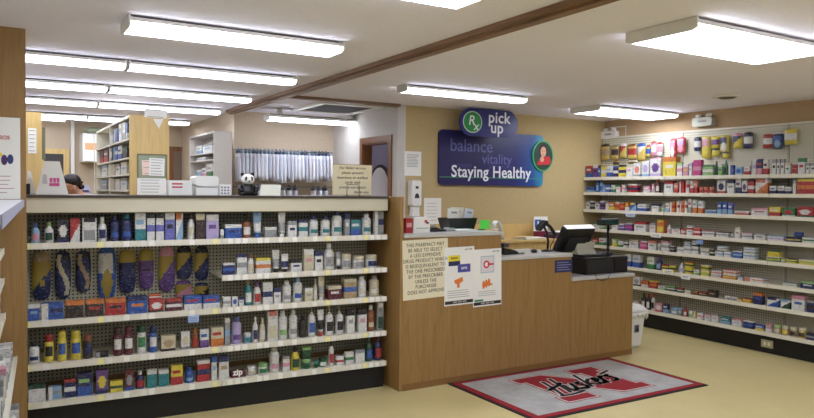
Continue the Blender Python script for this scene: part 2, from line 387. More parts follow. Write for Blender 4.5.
def mk_bottle(t, w, d, h, c, kind):
    R = w/2; sy = min(1, d/w); body, lab, cap = [pm(x) for x in c]
    if kind == 'b':      # round-shouldered bottle with a cap
        H1 = h*.80; z = [0, .02, .16, .62, .78, .92, 1.0]; r = [.90, 1, 1, 1, .96, .62, .40]
        g = B(); g.lathe([(R*a, H1*q) for a, q in zip(r, z)], body, 18, 1, sy, mats=[body, body, lab, body, body, body]); g.build('bottle_body', t)
        B().lathe([(R*.44, H1*.985), (R*.46, H1+.001), (R*.46, h*.985), (R*.40, h)], cap, 16, 1, max(sy, .8)).build('cap', t)
    elif kind == 'f':    # wide-shouldered bottle, waisted sides
        H1 = h*.84; z = [0, .03, .2, .42, .62, .84, .95, 1.0]; r = [.86, .96, 1, .92, .95, .98, .7, .36]
        g = B(); g.lathe([(R*a, H1*q) for a, q in zip(r, z)], body, 18, 1, sy, mats=[body, body, lab, body, body, body, body]); g.build('bottle_body', t)
        B().lathe([(R*.50, H1*.98), (R*.52, H1+.002), (R*.48, h*.98), (R*.42, h)], cap, 16, 1, max(sy, .7)).build('cap', t)
    elif kind == 'p':    # pump bottle
        H1 = h*.72; z = [0, .03, .2, .64, .84, .95, 1.0]; r = [.9, 1, 1, 1, .98, .66, .34]
        g = B(); g.lathe([(R*a, H1*q) for a, q in zip(r, z)], body, 18, 1, sy, mats=[body, body, lab, body, body, body]); g.build('bottle_body', t)
        B().lathe([(R*.38, H1*.985), (R*.40, H1+h*.05), (R*.30, H1+h*.06)], cap, 14).build('collar', t)
        q = B(); q.lathe([(R*.10, H1+h*.05), (R*.10, h*.93)], cap, 8); q.tube([(R*.05, 0, h*.95), (-R*.35, 0, h*.965), (-R*.75, 0, h*.93)], R*.15, cap, 8)
        q.build('pump_head', t)
    elif kind == 's':    # spray can: straight cylinder, domed top, cap
        H1 = h*.76; z = [0, .015, .12, .30, .78, .96, 1.0]; r = [.93, 1, 1, 1, 1, .95, .80]
        g = B(); g.lathe([(R*a, H1*q) for a, q in zip(r, z)], body, 18, 1, 1, mats=[body, body, body, lab, body, body]); g.build('can_body', t)
        B().lathe([(R*.84, H1*.99), (R*.86, H1+.002), (R*.84, h*.96), (R*.66, h)], cap, 18).build('cap', t)
    elif kind == 'j':    # jar with a wide lid
        H1 = h*.68; z = [0, .04, .2, .8, .97, 1.0]; r = [.88, .98, 1, 1, .94, .88]
        g = B(); g.lathe([(R*a, H1*q) for a, q in zip(r, z)], body, 20, 1, 1 if d >= w else sy, mats=[body, body, lab, body, body]); g.build('jar_body', t)
        B().lathe([(R*.96, H1*.98), (R, H1+.002), (R, h*.96), (R*.93, h)], cap, 20, 1, 1 if d >= w else sy).build('lid', t)
    elif kind == 't':    # tube standing on its cap
        B().lathe([(R*.62, 0), (R*.66, h*.02), (R*.62, h*.17)], cap, 16, 1, min(1, sy*1.2)).build('cap', t)
        g = B(); seg = 16; rows_ = []
        for q, m_ in ((.17, 0), (.25, 0), (.60, 1), (.8, 0), (1.0, 0)):
            f = (q-.17)/.83; rows_.append((R*(.8+.2*f), R*.8*sy*(1-f)+.0015, h*q, m_))
        for a, b_ in zip(rows_, rows_[1:]):
            for k in range(seg):
                t0, t1 = 2*pi*k/seg, 2*pi*(k+1)/seg
                g.face([(a[0]*cos(t0), a[1]*sin(t0), a[2]), (a[0]*cos(t1), a[1]*sin(t1), a[2]), (b_[0]*cos(t1), b_[1]*sin(t1), b_[2]), (b_[0]*cos(t0), b_[1]*sin(t0), b_[2])], lab if b_[3] else body, True)
        g.face([(rows_[0][0]*cos(2*pi*k/seg), rows_[0][1]*sin(2*pi*k/seg), h*.17) for k in range(seg)], body)
        g.build('tube_body', t)
KN = dict(c=('carton', 'carton'), b=('bottle', 'bottle'), f=('bottle', 'bottle'), p=('pump_bottle', 'bottle'), s=('spray_can', 'spray can'), j=('jar', 'jar'), t=('squeeze_tube', 'tube'))
KW = dict(c='carton', b='round bottle', f='wide bottle', p='pump bottle', s='spray can', j='jar', t='squeeze tube')
SIZE = [('c', .0, 'flat '), ]
def describe(it, w, h):
    c = it[4]; k = it[3]; cols = [PAL[c[0]][0]]
    if c[1] != c[0]: cols.append(PAL[c[1]][0])
    ad = ''
    if k == 'c':
        if w > h*1.9: ad = 'long flat '
        elif h > w*1.7: ad = 'tall '
    return ad+' and '.join(cols)+' '+KW[k]
def finish_labels(objs, place):
    """objs: [(obj, desc)] in order along one shelf"""
    n = {}
    for o, d in objs: n[d] = n.get(d, 0)+1
    pair = {}
    keys = []
    for i, (o, d) in enumerate(objs):
        L = objs[i-1][1] if i else 'the shelf end'
        keys.append((d, L)); pair[(d, L)] = pair.get((d, L), 0)+1
    cnt = {}; ORD = 'first second third fourth fifth sixth seventh eighth ninth tenth eleventh twelfth thirteenth fourteenth fifteenth'.split()
    for (o, d), k in zip(objs, keys):
        cnt[d] = cnt.get(d, 0)+1
        if n[d] == 1: o['label'] = f'{d} on the {place}'
        elif pair[k] == 1 and k[1] != d and len(f'{d} just right of {k[1]}, {place}'.split()) <= 16: o['label'] = f'{d} just right of {k[1]}, {place}'
        else: o['label'] = f'{ORD[cnt[d]-1]} {d} from the left, {place}'
def shelf_items(items, side, zbase, place, zmax=None, dmax=.16, line=None):
    """items: (px left, px right, px top, kind, colours[, '^' = stacked on the one before])"""
    out = []; group = 'products on the '+place; prev = None
    for k, it in enumerate(items):
        x0, x1, yt, kind, c = it[:5]
        if side == 'G':
            pl = .045; lo, zt = atG(x0, yt, pl); hi, zt1 = atG(x1, yt, pl); zt = (zt+zt1)/2; lo = max(lo, U0+.014); hi = min(hi, -.006)
            if line:
                xm = (x0+x1)/2; yb = line[1]+(line[3]-line[1])*(xm-line[0])/(line[2]-line[0]); zt = zbase+(zt-atG(xm, yb, pl)[1])
        else:
            pl = 6.455; a = at(x0, yt, 0, pl); b_ = at(x1, yt, 0, pl); zt = at((x0+x1)/2, yt, 0, pl)[2]; lo, hi = b_[1], a[1]
        z = zbase; st = len(it) > 5
        if st: z = prev[1]
        w = (hi-lo)*.95; h = max(zt-z, .018)
        if zmax and h > zmax: h = zmax
        d = min(max(.55*w, .035), dmax)
        if kind in 'bfpst': d = min(w, .075); w = min(w, h*.95)
        if kind == 'j': d = min(w, .11)
        if st: d = min(d, prev[2])
        mid = (lo+hi)/2
        z += .0006
        if side == 'G': loc, rz = gw(mid, pl+(prev[2] if st else d)/2, z), -GT
        else: loc, rz = (pl+(prev[2] if st else d)/2, mid, z), -pi/2
        t = thing(KN[kind][0], '', KN[kind][1], loc, rz, group)
        if kind == 'c': mk_carton(t, w, d, h, c[:3], int(c[3]) if len(c) > 3 else (k*5+int(x0)) % 6)
        else: mk_bottle(t, w, d, h, c[:3], kind)
        out.append((t, describe(it, w, h)+(' stacked on top' if st else '')))
        prev = (t, z+h, d if not st else prev[2])
    finish_labels(out, place)
    return out
exec_items = True
def wbox(name, parent, x0, x1, y0, y1, z0, z1, m, bevel=0):
    l = parent.location
    return box(name, parent, x0-l.x, x1-l.x, y0-l.y, y1-l.y, z0-l.z, z1-l.z, m, bevel)
# ------------------------------------------------------------------ counter display (wood-ended gondola)
U0 = atG(25, 300, 0)[0]; UM = atG(222, 300, 0)[0]
g = thing('display_shelving', 'cream pegboard shelving full of toiletries under the long pharmacy counter top', 'shelving', GO, -GT)
def lb(nm, par, u0, u1, v0, v1, z0, z1, m, bevel=0): return box(nm, par, u0, u1, v0, v1, z0, z1, m, bevel)
lb('kickplate', g, U0, -.001, .06, .42, 0, .205, KICK)
lb('back_panel', g, U0, -.001, .38, .42, .25, 1.39, PEG)
lb('end_panel', g, U0-.003, U0+.012, .045, .379, .25, 1.39, PEG)
lb('fascia', g, U0, -.001, -.005, .06, 1.392, 1.488, CREAMD, .004)
lb('counter_top', g, U0, -.001, -.02, .56, 1.489, 1.503, DKTOP)
lb('rear_panel', g, U0, -.001, .43, .46, 0, 1.488, OAK)
def shelf(parent, u0, u1, z):
    s = lb('shelf', parent, u0, u1, .012, .379, z-.018, z, CREAM)
    lb('price_rail', s, u0, u1, 0, .011, z-.034, z+.004, RAIL)
def shz(l): a, c = atG(l[0], l[1], 0)[1], atG(l[2], l[3], 0)[1]; return (a+c)/2
LN = {'1': (26, 243, 388, 236), '2': (26, 321, 388, 298), '2b': (222, 276, 384, 268), '3': (26, 365.5, 388, 332), '4': (26, 403, 388, 362.5)}
SH = {k: shz(v) for k, v in LN.items()}
for k in ('1', '2', '2b', '3', '4'):
    if k != '2b': shelf(g, U0+.013, UM-.002, SH[k])
    shelf(g, UM+.002, -.002, SH[k])
ep = thing('counter_end_panel', 'oak end panel closing the product shelving beside the high counter', 'panel', (2.7165, 4.95, 0))
box('panel_board', ep, -.014, .0145, -.34, .34, 0, 1.503, OAK, .002)
G1 = [(31,40,223,'b','lpb'),(44,54,222,'b','wGe'),(57,69,219,'c','kwn2'),(70,80,218,'c','rwr5'),(82,97,218,'c','whk6'),(98,107,217,'b','wnw'),(110,120,216,'f','nbn'),
 (121,133,214,'f','nbt'),(135,146,213,'c','wtl1'),(147,155,214,'c','wvk4'),(156,164,214,'c','wvk4'),(165,175,213,'c','vwk0'),(176,183,213,'c','wlo5'),(188,195,214,'b','wcz'),
 (196,205,214,'c','zcz0'),(206,219,215,'c','iwu0'),(220.5,224,230,'c','whw1'),(225,242,225,'c','bwn0'),(243,252,215,'p','awz'),(254,263,213,'t','lwb'),(265,277,228,'c','hwh0'),
 (279,287,213,'t','whw'),(288,297,222,'c','whn0'),(299,308,221,'c','wtn4'),(310,320,217,'f','wtn'),(322,332,217,'f','wtn'),(333,344,212,'f','wtn'),(345,350,215,'c','hnw0'),
 (351,361,221,'c','tbw1'),(363,373,215,'f','wtw'),(375,384,211,'c','hwn3')]
G2 = [(27,40,304,'c','bwl0'),(41,64,303,'c','bwn3'),(65,84,301,'c','zok0'),(85,104,300,'c','zor0'),(105,126,299,'c','rok0'),(127,148,297,'c','bno0'),
 (149,164,300,'c','rwz2'),(149,161,295,'c','rwo4','^'),(166,182,300,'c','mwr4'),(184,202,297,'c','bwr1'),(203,220,297,'c','bwr1'),
 (223,231,298,'c','whw4'),(232,238,298,'c','wbw2'),(239,244,299,'c','wnh0'),(245,253,281,'b','twd'),(254,262,284,'b','wru'),(263,273,284,'c','wnw4'),(274,281,290,'c','wnh0'),
 (283,293,283,'f','whw'),(294,304,280,'f','wbl'),(305,313,290,'c','cwh0'),(314,318,281,'b','cwh'),(319,326,279,'t','chw'),(328,342,288,'c','mcw0'),(344,357,281,'c','dbc4'),
 (359,368,279,'f','wcw'),(371,381,278,'f','cwh')]
G2b = [(223,235,264,'c','nbw4'),(237,247,255,'c','whn4'),(248,255,255,'b','wca'),(256,271,259,'c','woy4'),(273,281,251,'t','whk'),(282,290,255,'t','wnk'),(291,302,261,'c','wkn0'),
 (304,314,250,'c','cwp0'),(315,323,252,'c','wnk0'),(325,336,244,'b','whw'),(337,342,253,'t','hwk'),(343,353,255,'j','whc'),(355,366,257,'j','whc'),(368,379,256,'j','wnc')]
G3 = [(28,40,344,'f','wnk'),(44,54,336,'s','ykr'),(57,67,332,'s','yby'),(70,82,332,'s','yby'),(83,93,336,'s','zna'),(96,109,353,'c','khk3'),(113,123,329,'s','mwz'),
 (124,134,328,'s','mwm'),(137,147,327,'s','wgG'),(149,158,328,'s','bwn'),(161,176,337,'c','cdz2'),(181,190,333,'c','wch2'),(192,199,330,'b','aro'),(200,209,331,'c','wub1'),
 (211,224,329,'c','cor1'),(225,230,320,'c','hlw4'),(232,243,319,'f','iuv'),(245,252,335,'j','ltw'),(253,259,319,'b','wnw'),(260,266,320,'b','cwc'),(268,278,313,'c','wcs6'),
 (279,289,313,'f','wew'),(290,299,312,'f','whw'),(300.5,308,318,'f','kzk'),(309,317,308,'p','wbw'),(318.5,325,312,'t','wkr'),(326.5,335,308,'p','wkc'),(337,345,308,'p','wkc'),
 (347,355,312,'c','wkh0'),(358.5,367,311,'c','wkp0'),(368.5,376,308,'f','acw'),(377.5,385,305,'c','hGw6')]
G4 = [(28,46,385,'c','wGw0'),(48,62,387,'c','lwh3'),(64,76,380,'c','nwr4'),(77,93,374,'c','nbe1'),(96,108,371,'c','uyn2'),(110,123,382,'c','yGy4'),(125,134,371,'c','mhb2'),
 (136,145,373,'b','nrw'),(147,157,371,'c','twt0'),(158.5,169,371,'c','twt0'),(171,183,367,'c','yrr1'),(185,195,370,'f','blb'),(197,210,362,'c','rnw4'),(211.5,217,358,'c','wbl0'),
 (219,229,358,'c','wnd0'),(231,246,373,'c','mwm7'),(248,257,369,'j','wcw'),(259,269,366,'j','wge'),(270.5,281,350,'f','wpw'),(283,290,359,'c','wph4'),(292,301,350,'b','yGk'),
 (303,312,362,'j','gGe'),(303.5,312,350,'c','GeG0','^'),(314.5,319,364,'j','gGt'),(320,328,361,'j','gwG'),(329.5,335,344,'b','wrk'),(336.5,344,359,'c','wrw4'),(345.5,354,355,'c','wgw4'),(355.5,365,353,'c','whw0'),
 (366.5,374,341,'b','GbG'),(375.5,385,339,'b','nrm')]
shelf_items(G1, 'G', SH['1'], 'top counter shelf', .186, line=LN['1'])
shelf_items(G2, 'G', SH['2'], 'second counter shelf', line=LN['2'])
shelf_items(G2b, 'G', SH['2b'], 'short counter shelf', .2, line=LN['2b'])
shelf_items(G3, 'G', SH['3'], 'third counter shelf', line=LN['3'])
zi = shelf_items(G4, 'G', SH['4'], 'bottom counter shelf', line=LN['4'])
# the maroon box reads zip
for t_, d_ in zi:
    if 'maroon and white' in d_:
        text('lettering', 'zip', .06, WHT, t_, (-.005, -t_.children[0].dimensions.y/2-.0006, .036), UPR, .002, ex=.0003)

# hanging insoles
def squircle(u, v, w, h, p=4.0):
    a, b_ = 2*u-1, 2*v-1
    # map the square to a rounded outline, row by row
    lim = (1-abs(b_)**p)**(1/p) if abs(b_) < 1 else 0
    return a*w/2*max(lim, .25), b_*h/2
def pack(name, label, cat, loc, rz, w, h, c, style, group, hook=.012):
    t = thing(name, label, cat, loc, rz, group); M = [GOLD if (x == 'y' and name == 'insole_pack') else (GOLD2 if (x == 'y' and loc[1] > 5.6) else pm(x)) for x in c]
    g = B(); nx, nz = 12, 24; dome = .018
    pw = 3.6 if name == 'insole_pack' else 14
    if name == 'hanging_pack': dome = .02
    def pt(i, j, y):
        x, z = squircle(i/nx, j/nz, w, h, pw); return (x, y, z-h/2)
    for i in range(nx):
        for j in range(nz):
            u, v = (i+.5)/nx, (j+.5)/nz
            if style == 0: k = 0 if v < .55-.45*(1-u)+.1 and not (.28 < v < .42 and .4 < u < .65) else (1 if v < .78 else 2)
            elif style == 1: k = 1 if (abs(u-(.5+.30*sin(v*5.2+.4))) < .16 and .08 < v < .90) else (2 if .84 < v < .93 else 0)
            elif style == 2: k = 1 if v > .72 else (2 if .46 < v < .52 else 0)
            elif style == 3: k = 2 if ((u-.5)/.3)**2+((v-.3)/.27)**2 < 1 else (1 if .5 < v < .86 and u < .8 else 0)
            elif style == 4: k = 0 if v < .25+.5*u and v < .9 else (1 if v < .8 else 2)
            else: k = 1 if .3 < v < .7 else (2 if v > .85 else 0)
            def D(i, j):
                a, b_ = 2*i/nx-1, 2*j/nz-1
                return -.004-dome*max(0, (1-a**4))*max(0, (1-b_**6))
            g.face([pt(i, j, D(i, j)), pt(i+1, j, D(i+1, j)), pt(i+1, j+1, D(i+1, j+1)), pt(i, j+1, D(i, j+1))], M[k], True)
    g.build('shell', t)
    g = B(); out = [squircle(0, j/nz, w, h, pw) for j in range(nz+1)]; o2 = [squircle(1, j/nz, w, h, pw) for j in range(nz, -1, -1)]
    g.prism([(a*1.01, b_-h/2) for a, b_ in out+o2], -.0035, 0, M[0]); g.build('card', t)
    q = B(); q.tube([(0, hook, -.012), (0, -.03, -.012), (0, -.034, -.006)], .0022, STEEL, 6); q.build('peg_hook', t)
    return t
insoles = [(32,51,252,300,'nyd',0),(55,71,251,299,'nck',1),(76,91,251,292,'ndk',1),(98,116,247,299,'bwy',3),(119,136,250,293,'nyn',2),(139,154,249,289,'uyz',2),(159,175,247,291,'uyp',4),
 (177,192,246,279,'nyk',4),(195,209,246,280,'nyk',4),(176,192,281,298,'pyu',4),(195,209,283,298,'kyn',0)]
GOLD = mat((160, 136, 52), .42, name='gold_print'); GOLD2 = mat((190, 164, 84), .42, name='straw_print')
lab = ['navy insole pack with yellow diagonal stripe nearest the wood wall','navy insole pack with wide cream swirl, second from the wood wall','navy insole pack with tan swirl, third from the wood wall',
 'bright blue insole card with white and yellow foot shape','glossy navy insole pack under a yellow card','glossy purple insole pack with a yellow card top','purple and pink insole pack with yellow band',
 'dark navy and yellow insole pack above the pink one','dark navy and yellow insole pack at the end of the row','short pink and purple insole pack in the lower row','short black and yellow insole pack in the lower row']
for (x0, x1, y0, y1, c, st), lab_ in zip(insoles, lab):
    a = atG(x0, y0, .34); b_ = atG(x1, y1, .34)
    pack('insole_pack', lab_, 'insoles', gw((a[0]+b_[0])/2, .355, a[1]), -GT, b_[0]-a[0], a[1]-b_[1], c, st, 'insole packs on the pegboard')
# ------------------------------------------------------------------ wall display, three four-foot sections
RXL = 6.42; RZ = [1.735, 1.55, 1.337, 1.100, .900, .680, .466, .213]; RN = ['top', 'second', 'third', 'fourth', 'fifth', 'sixth', 'seventh', 'bottom']
SECN = ['back corner', 'middle', 'nearest']
for k in range(3):
    y1 = 6.405-1.22*k; y0 = y1-1.218; yc = (y0+y1)/2
    s = thing('wall_shelving', f'{SECN[k]} section of the tall cream wall shelving with white pegboard', 'shelving', (6.6, yc, 0), 0, 'wall shelving sections')
    wbox('back_panel', s, 6.742, 6.775, y0, y1, .2, 2.235, PEGW)
    wbox('top_rail', s, 6.735, 6.778, y0, y1, 2.236, 2.25, CREAM)
    wbox('kickplate', s, 6.50, 6.74, y0, y1, 0, .17, KICK)
    wbox('upright', s, 6.736, 6.741, y0, y0+.022, .24, 2.23, mat((166, 160, 140), .5, name='slotted_upright'))
    for z in RZ:
        sh = wbox('shelf', s, RXL+.012, 6.729, y0+.002, y1-.002, z-.018, z, CREAM)
        box('price_rail', sh, RXL-6.6, RXL+.011-6.6, y0+.002-yc, y1-.002-yc, z-.034, z+.003, CREAM)
R = [None]*8
R[0] = [(586,592,166,'c','rbw1'),(593,597.5,165,'c','uwk0'),(598,600.5,165,'c','bkw0'),(601,605.5,165,'c','ywd4'),(606.5,612,166,'c','wbl1'),(613,618,166,'c','nwb4'),(618.5,624,165,'c','ynk4'),
 (626.5,632,164,'c','wcp0'),(633.5,640.5,163,'c','wsh2'),(642,649,161,'c','wil2'),(650,661,159,'c','wui2'),(663,676,157,'c','yow0'),(677,682,163,'c','wpe4'),(683,688,164,'c','pwy0'),(689,692,163,'c','wih0'),(693,701,160,'c','MpM4'),
 (702.5,713,165,'c','ewg4'),(714,717,161,'b','Gkg'),(718,722,164,'c','ewb0'),(723,727,160,'b','gkt'),(729,733.5,165,'c','bwv3'),(735,742,167,'c','lbw2'),(744,750,166,'c','wrp1'),(751,756,160,'c','whi3'),
 (757,762,159,'c','npr1'),(763,768,160,'c','wrm1'),(772,776,159,'c','whk0'),(777,780,159,'c','whk0'),(780.8,784,159,'c','whk0'),(785,790,163,'c','wcg0'),(791,797,165,'j','srr'),(798,805,158,'c','wgr0'),(806,809.5,163,'c','whk0'),(810.5,815,163,'c','whk0')]
R[1] = [(586,594,187,'c','bln1'),(595,598.5,178,'b','blb'),(599,602,180,'b','lbb'),(603,610,185,'c','blw3'),(611,615,185,'c','wge1'),(616,620,185,'c','wgs0'),(621,625,185,'c','wrp3'),(628,637,184,'c','rnw4'),
 (643,650,186,'c','pww1'),(651,654,184,'j','wpp'),(655,659,179,'b','mwr'),(664,673,181,'c','wrh0'),(674,678,183,'c','srw1'),(679.5,684,181,'c','rwr3'),(685,689,180,'c','wrr3'),(690,693.5,181,'c','wrs1'),(694,697.5,180,'c','srw1'),
 (698.5,702.5,187,'j','srs'),(703,707.5,187,'j','srs'),(708,713,187,'j','srs'),(717,725.5,180,'c','wnr2'),(727,734.5,180,'c','wnh0'),(735.5,741,179,'c','wnu1'),(742,747,181,'c','wun2'),(748,754,180,'c','rwm4'),(755.5,768,179,'c','wos5'),
 (769.5,776,186,'c','wnb1'),(777.5,784,186,'c','wnh1'),(784.5,791,187,'c','wnh1'),(793,796,180,'c','whc0'),(797,815,179,'c','roy4')]
R[2] = [(586,589.5,201,'c','whk0'),(590,594,201,'c','khw4'),(595,599,202,'c','whu0'),(600,604.5,201,'c','ukw4'),(605.5,608.5,202,'c','why0'),(609,614,202,'c','oyw1'),(615,619.5,202,'c','orw4'),(620,624,202,'c','rod4'),(625,629,202,'c','owy1'),
 (630,636,203,'c','bly5'),(637.5,646,204,'c','wbh1'),(651.5,659,204,'c','wnh0'),(660.5,664.5,206,'j','weh'),(665.5,669.5,203,'c','wlo1'),(670,675,202,'c','owr3'),(676,679.5,201,'c','wor3'),(680,683.5,201,'c','owr3'),(684,687,201,'c','wor3'),(688,691.5,199,'c','whr1'),(692.5,697,200,'c','woh1'),(698,703,201,'c','woh1'),
 (705,716,210,'c','lbw4'),(717.5,721.5,202,'c','blw1'),(722.5,727,202,'c','blw1'),(728,732.5,203,'c','vlw1'),(734.5,749,211,'c','wrs1'),(751,768,208,'c','wpr0'),(769,780.5,207,'c','yrw1'),(782,795,208,'c','grw2'),(797,813,207,'c','rwG2')]
R[3] = [(586,592,226,'c','wge1'),(593,599,223,'c','wgh0'),(600,604,226,'c','egw1'),(612,617.5,223,'c','wih0'),(618.5,624,224,'c','uiw4'),(625,632,223,'c','uMw4'),(634,646,222,'c','wrh0'),(649.5,655.5,223,'c','whp0'),(656.5,664,220,'c','oyy6'),
 (666,670,225,'b','wpw'),(671.5,680,228,'c','whs0'),(681,685.5,229,'c','swr4'),(686.5,692.5,228,'c','wrh0'),(687,692,225,'c','whk0','^'),(693.5,700,228,'c','rws4'),(702,714.5,231,'c','whp4'),(716,728,232,'c','whz4'),(730,733,234,'j','whw'),
 (735,740,227,'c','wcd0'),(741.5,752,233,'c','whp4'),(754,765,234,'c','whk0'),(767,784,236,'c','wil4'),(786,800,237,'c','nyk4'),(793,801,232,'c','nbv4','^'),(802,815,237,'c','wgh4')]
R[4] = [(592,598,239,'c','rgw1'),(599,605,238,'c','wgr1'),(612,617,239,'c','eyw1'),(618,622.5,241,'c','wgh1'),(623.5,627.5,241,'c','wkh4'),(629,638,240,'c','wch0'),(640,647,241,'c','Mpw4'),(648,656,241,'c','wsh0'),(657,660,243,'j','whw'),
 (661,669,241,'c','whp4'),(670,674,246,'c','khw4'),(677,684,247,'c','whw4'),(683.5,691,245,'c','whl4'),(684,690,241,'c','whk4','^'),(691.5,698,245,'c','whk4'),(692,697,240,'c','wlh4','^'),(700.5,709,248,'c','whc4'),(709.5,713.5,249,'c','kch4'),(715,723,251,'c','wlh4'),(723.5,731,251,'c','wlh4'),
 (717,727,246,'c','whl4','^'),(732.5,742,251,'c','blw4'),(743,755,252,'c','wlh4'),(743.5,755,247,'c','wlh4','^'),(766,780,257,'c','gyw4'),(767,779,251,'c','yyg4','^'),(781,785,259,'c','ewy4'),(786,797,259,'c','ygn4'),(798.5,815,260,'c','yew4')]
R[5] = [(625,631,254,'c','wbl1'),(632.5,640,255,'c','wbl1'),(647,654,257,'c','wge1'),(655,660.5,257,'b','nlu'),(661.5,668,265,'c','yGr4'),(669,675,265,'c','yGd4'),(677,683,263,'b','wiw'),(684.5,692,268,'c','yGy4'),(685,692,262,'c','yGr4','^'),
 (693.5,699,270,'c','weh1'),(701,709,271,'c','yew4'),(701,709,265,'c','yGw4','^'),(710.5,721,275,'c','wsh4'),(711,721,270,'c','wsh4','^'),(722.5,736,275,'c','oyw4'),(723,736,270,'c','wos4','^'),(737.5,742.5,277,'c','wlh0'),(744,763,278,'c','wso3'),(782,797,283,'c','weh4'),(800,815,282,'c','new0')]
R[6] = [(633,640,277,'c','whk2'),(641,648,281,'c','owr1'),(649,657,281,'c','roy4'),(658,665,286,'c','weG1'),(666,675,286,'c','Gwe4'),(677,683,288,'c','zwr4'),(684.5,690.5,290,'c','wce4'),(691.5,698,291,'c','zod4'),(699,706.5,292,'c','zdr4'),(707.5,716,290,'c','zkd0'),
 (723,729,296,'j','whw'),(730,736,297,'j','whw'),(737,742,299,'c','ywo4'),(743,751.5,299,'c','yor4'),(753,762.5,293,'c','nob0'),(767,779,298,'c','wbn5'),(780.5,790,300,'c','wGl5'),(791.5,805,296,'c','wpb0'),(806.5,815,301,'c','nzh4')]
R[7] = [(633,639,301,'c','wch0'),(640.5,644.5,293,'b','kwG'),(645.5,649.5,294,'b','kwr'),(650.5,654,294,'b','wkr'),(655,662,303,'c','pwr2'),(663,668,304,'c','nlw1'),(669,677,308,'j','lwl'),(678,681.5,308,'c','hlw0'),(682.5,686.5,307,'b','rwr'),(688,692,311,'j','wew'),(692.5,695.5,311,'b','yww'),
 (697,703,312,'c','wph4'),(704.5,710.5,314,'c','wph0'),(711.5,718,314,'c','whp0'),(720.5,730,317,'c','tlw1'),(731.5,741.5,319,'c','wpl0'),(743,753,321,'c','nbw4'),(755,764,325,'c','byw1'),(765.5,771.5,324,'c','pwe1'),
 (773,779.5,325,'j','dce'),(780.5,787.5,326,'j','dyc'),(788.5,796,327,'j','dzc'),(797,804.5,328,'j','yzc'),(806,815,333,'c','nhz4')]
for k in range(8): shelf_items(R[k], 'R', RZ[k], f'{RN[k]} wall shelf', None, .2)

hang = [(601,609,144,160,'ydz',5,'yellow and tan'),(611,618,145,159,'yzd',5,'yellow and brown'),(619.5,626,143,158,'yrw',4,'yellow with red corner'),(627.5,636,144,159,'yra',5,'yellow and red'),(637,645,143,160,'ywb',4,'yellow with white corner'),
 (646,650,145,157,'ybr',5,'narrow yellow and blue'),(651,656,141,156,'pwr',5,'narrow pink and white'),(657,662,142,156,'wpr',5,'narrow white and pink'),(670,676,138,158,'rpw',3,'red and pink'),(677,685,137,153,'rip',3,'red and lilac'),
 (694,700.5,137,151,'nwk',5,'navy and white'),(702,710,136,158,'ypy',3,'long yellow and pink'),(711,719,136,148,'yuy',5,'yellow and purple'),(720,728.5,135,152,'ynw',3,'yellow and navy'),(733,742,133,148,'ynp',4,'yellow pink and navy'),
 (743.5,752,132,148,'nwz',5,'wide navy and white'),(763,772,134,148,'rwr',5,'red and white'),(773,783,134,148,'nbl',3,'dark blue'),(784.5,796.5,129,144,'ywy',5,'wide yellow')]
for i, (x0, x1, y0, y1, c, st, nm) in enumerate(hang):
    a = at(x0, y0, 0, 6.70); b_ = at(x1, y1, 0, 6.70)
    pack('hanging_pack', f'{nm} small item pack hanging on the pegboard above the wall shelves', 'hanging pack', (6.71, (a[1]+b_[1])/2, a[2]-.003), -pi/2, a[1]-b_[1], a[2]-b_[2], c, st, 'packs hanging above the wall shelves', .02)
# lower packs hung under the first row
for x0, x1, y0, y1, c, st, nm in [(603,609,147,161,'zyr',5,'low brown and yellow'),(613,619,160,166.5,'yza',5,'low yellow and brown'),(628,637,160,166.5,'yzw',5,'small low yellow'),(640,649,161,167,'yay',5,'low yellow and amber'),(651,661,157.5,166,'wrp',5,'low white and red'),(671,680,159.5,166,'rww',5,'low red and white'),(712,719,149,156,'yyn',5,'low plain yellow'),(722,729,152.5,158,'yyn',5,'lowest plain yellow')]:
    if c == 'zyr': continue
    a = at(x0, y0, 0, 6.70); b_ = at(x1, y1, 0, 6.70)
    pack('hanging_pack', f'{nm} pack hanging in the lower row above the wall shelves', 'hanging pack', (6.71, (a[1]+b_[1])/2, a[2]-.003), -pi/2, a[1]-b_[1], a[2]-b_[2], c, st, 'packs hanging above the wall shelves', .006)
# price flags
def flag(px0, px1, py0, py1, side, rgb, label, off=.012):
    if side == 'R': a = at(px0, py0, 0, RXL-off); b_ = at(px1, py1, 0, RXL-off); loc, rz, w_ = (RXL-off, (a[1]+b_[1])/2, b_[2]), -pi/2, a[1]-b_[1]
    else: a0, a1 = atG(px0, py0, -off); b0, b1 = atG(px1, py1, -off); loc, rz, w_ = gw((a0+b0)/2, -off, b1), -GT, b0-a0; a = (0, 0, a1); b_ = (0, 0, b1)
    h_ = a[2]-b_[2]; t = thing('shelf_tag', label, 'price tag', loc, rz, 'paper shelf tags')
    m = mat(rgb, .7, name='tag_paper'); g = B(); g.box(-w_/2, w_/2, -.0015, 0, 0, h_, m); g.build('tag_card', t)
    g = B(); g.box(-w_*.35, w_*.35, -.0022, -.0016, h_*.55, h_*.7, GREYINK); g.box(-w_*.3, w_*.3, -.0022, -.0016, h_*.28, h_*.38, GREYINK); g.build('print', t)
    box('clip', t, -.008, .008, 0, off-.001, h_*.6, h_*.6+.012, WHT)
flag(651,661,233,238,'R',(232,230,222),'white paper tag hanging from the fourth wall shelf')
flag(663,673,269,275,'R',(232,230,222),'white paper tag on the sixth wall shelf nearer the corner')
flag(681,690,274,280,'R',(236,230,226),'second white paper tag on the sixth wall shelf')
flag(626,635,213,217,'R',(190,205,235),'pale blue tag hanging from the third wall shelf')
flag(697,703,240,244,'R',(120,160,220),'blue tag hanging from the fourth wall shelf')
flag(188,199,316,322,'G',(150,175,225),'blue tag hanging below the second counter shelf')
ot = thing('wall_outlet', 'beige power outlet set in the black kickplate of the wall shelving', 'outlet', (6.4995, 4.0, .052), -pi/2)
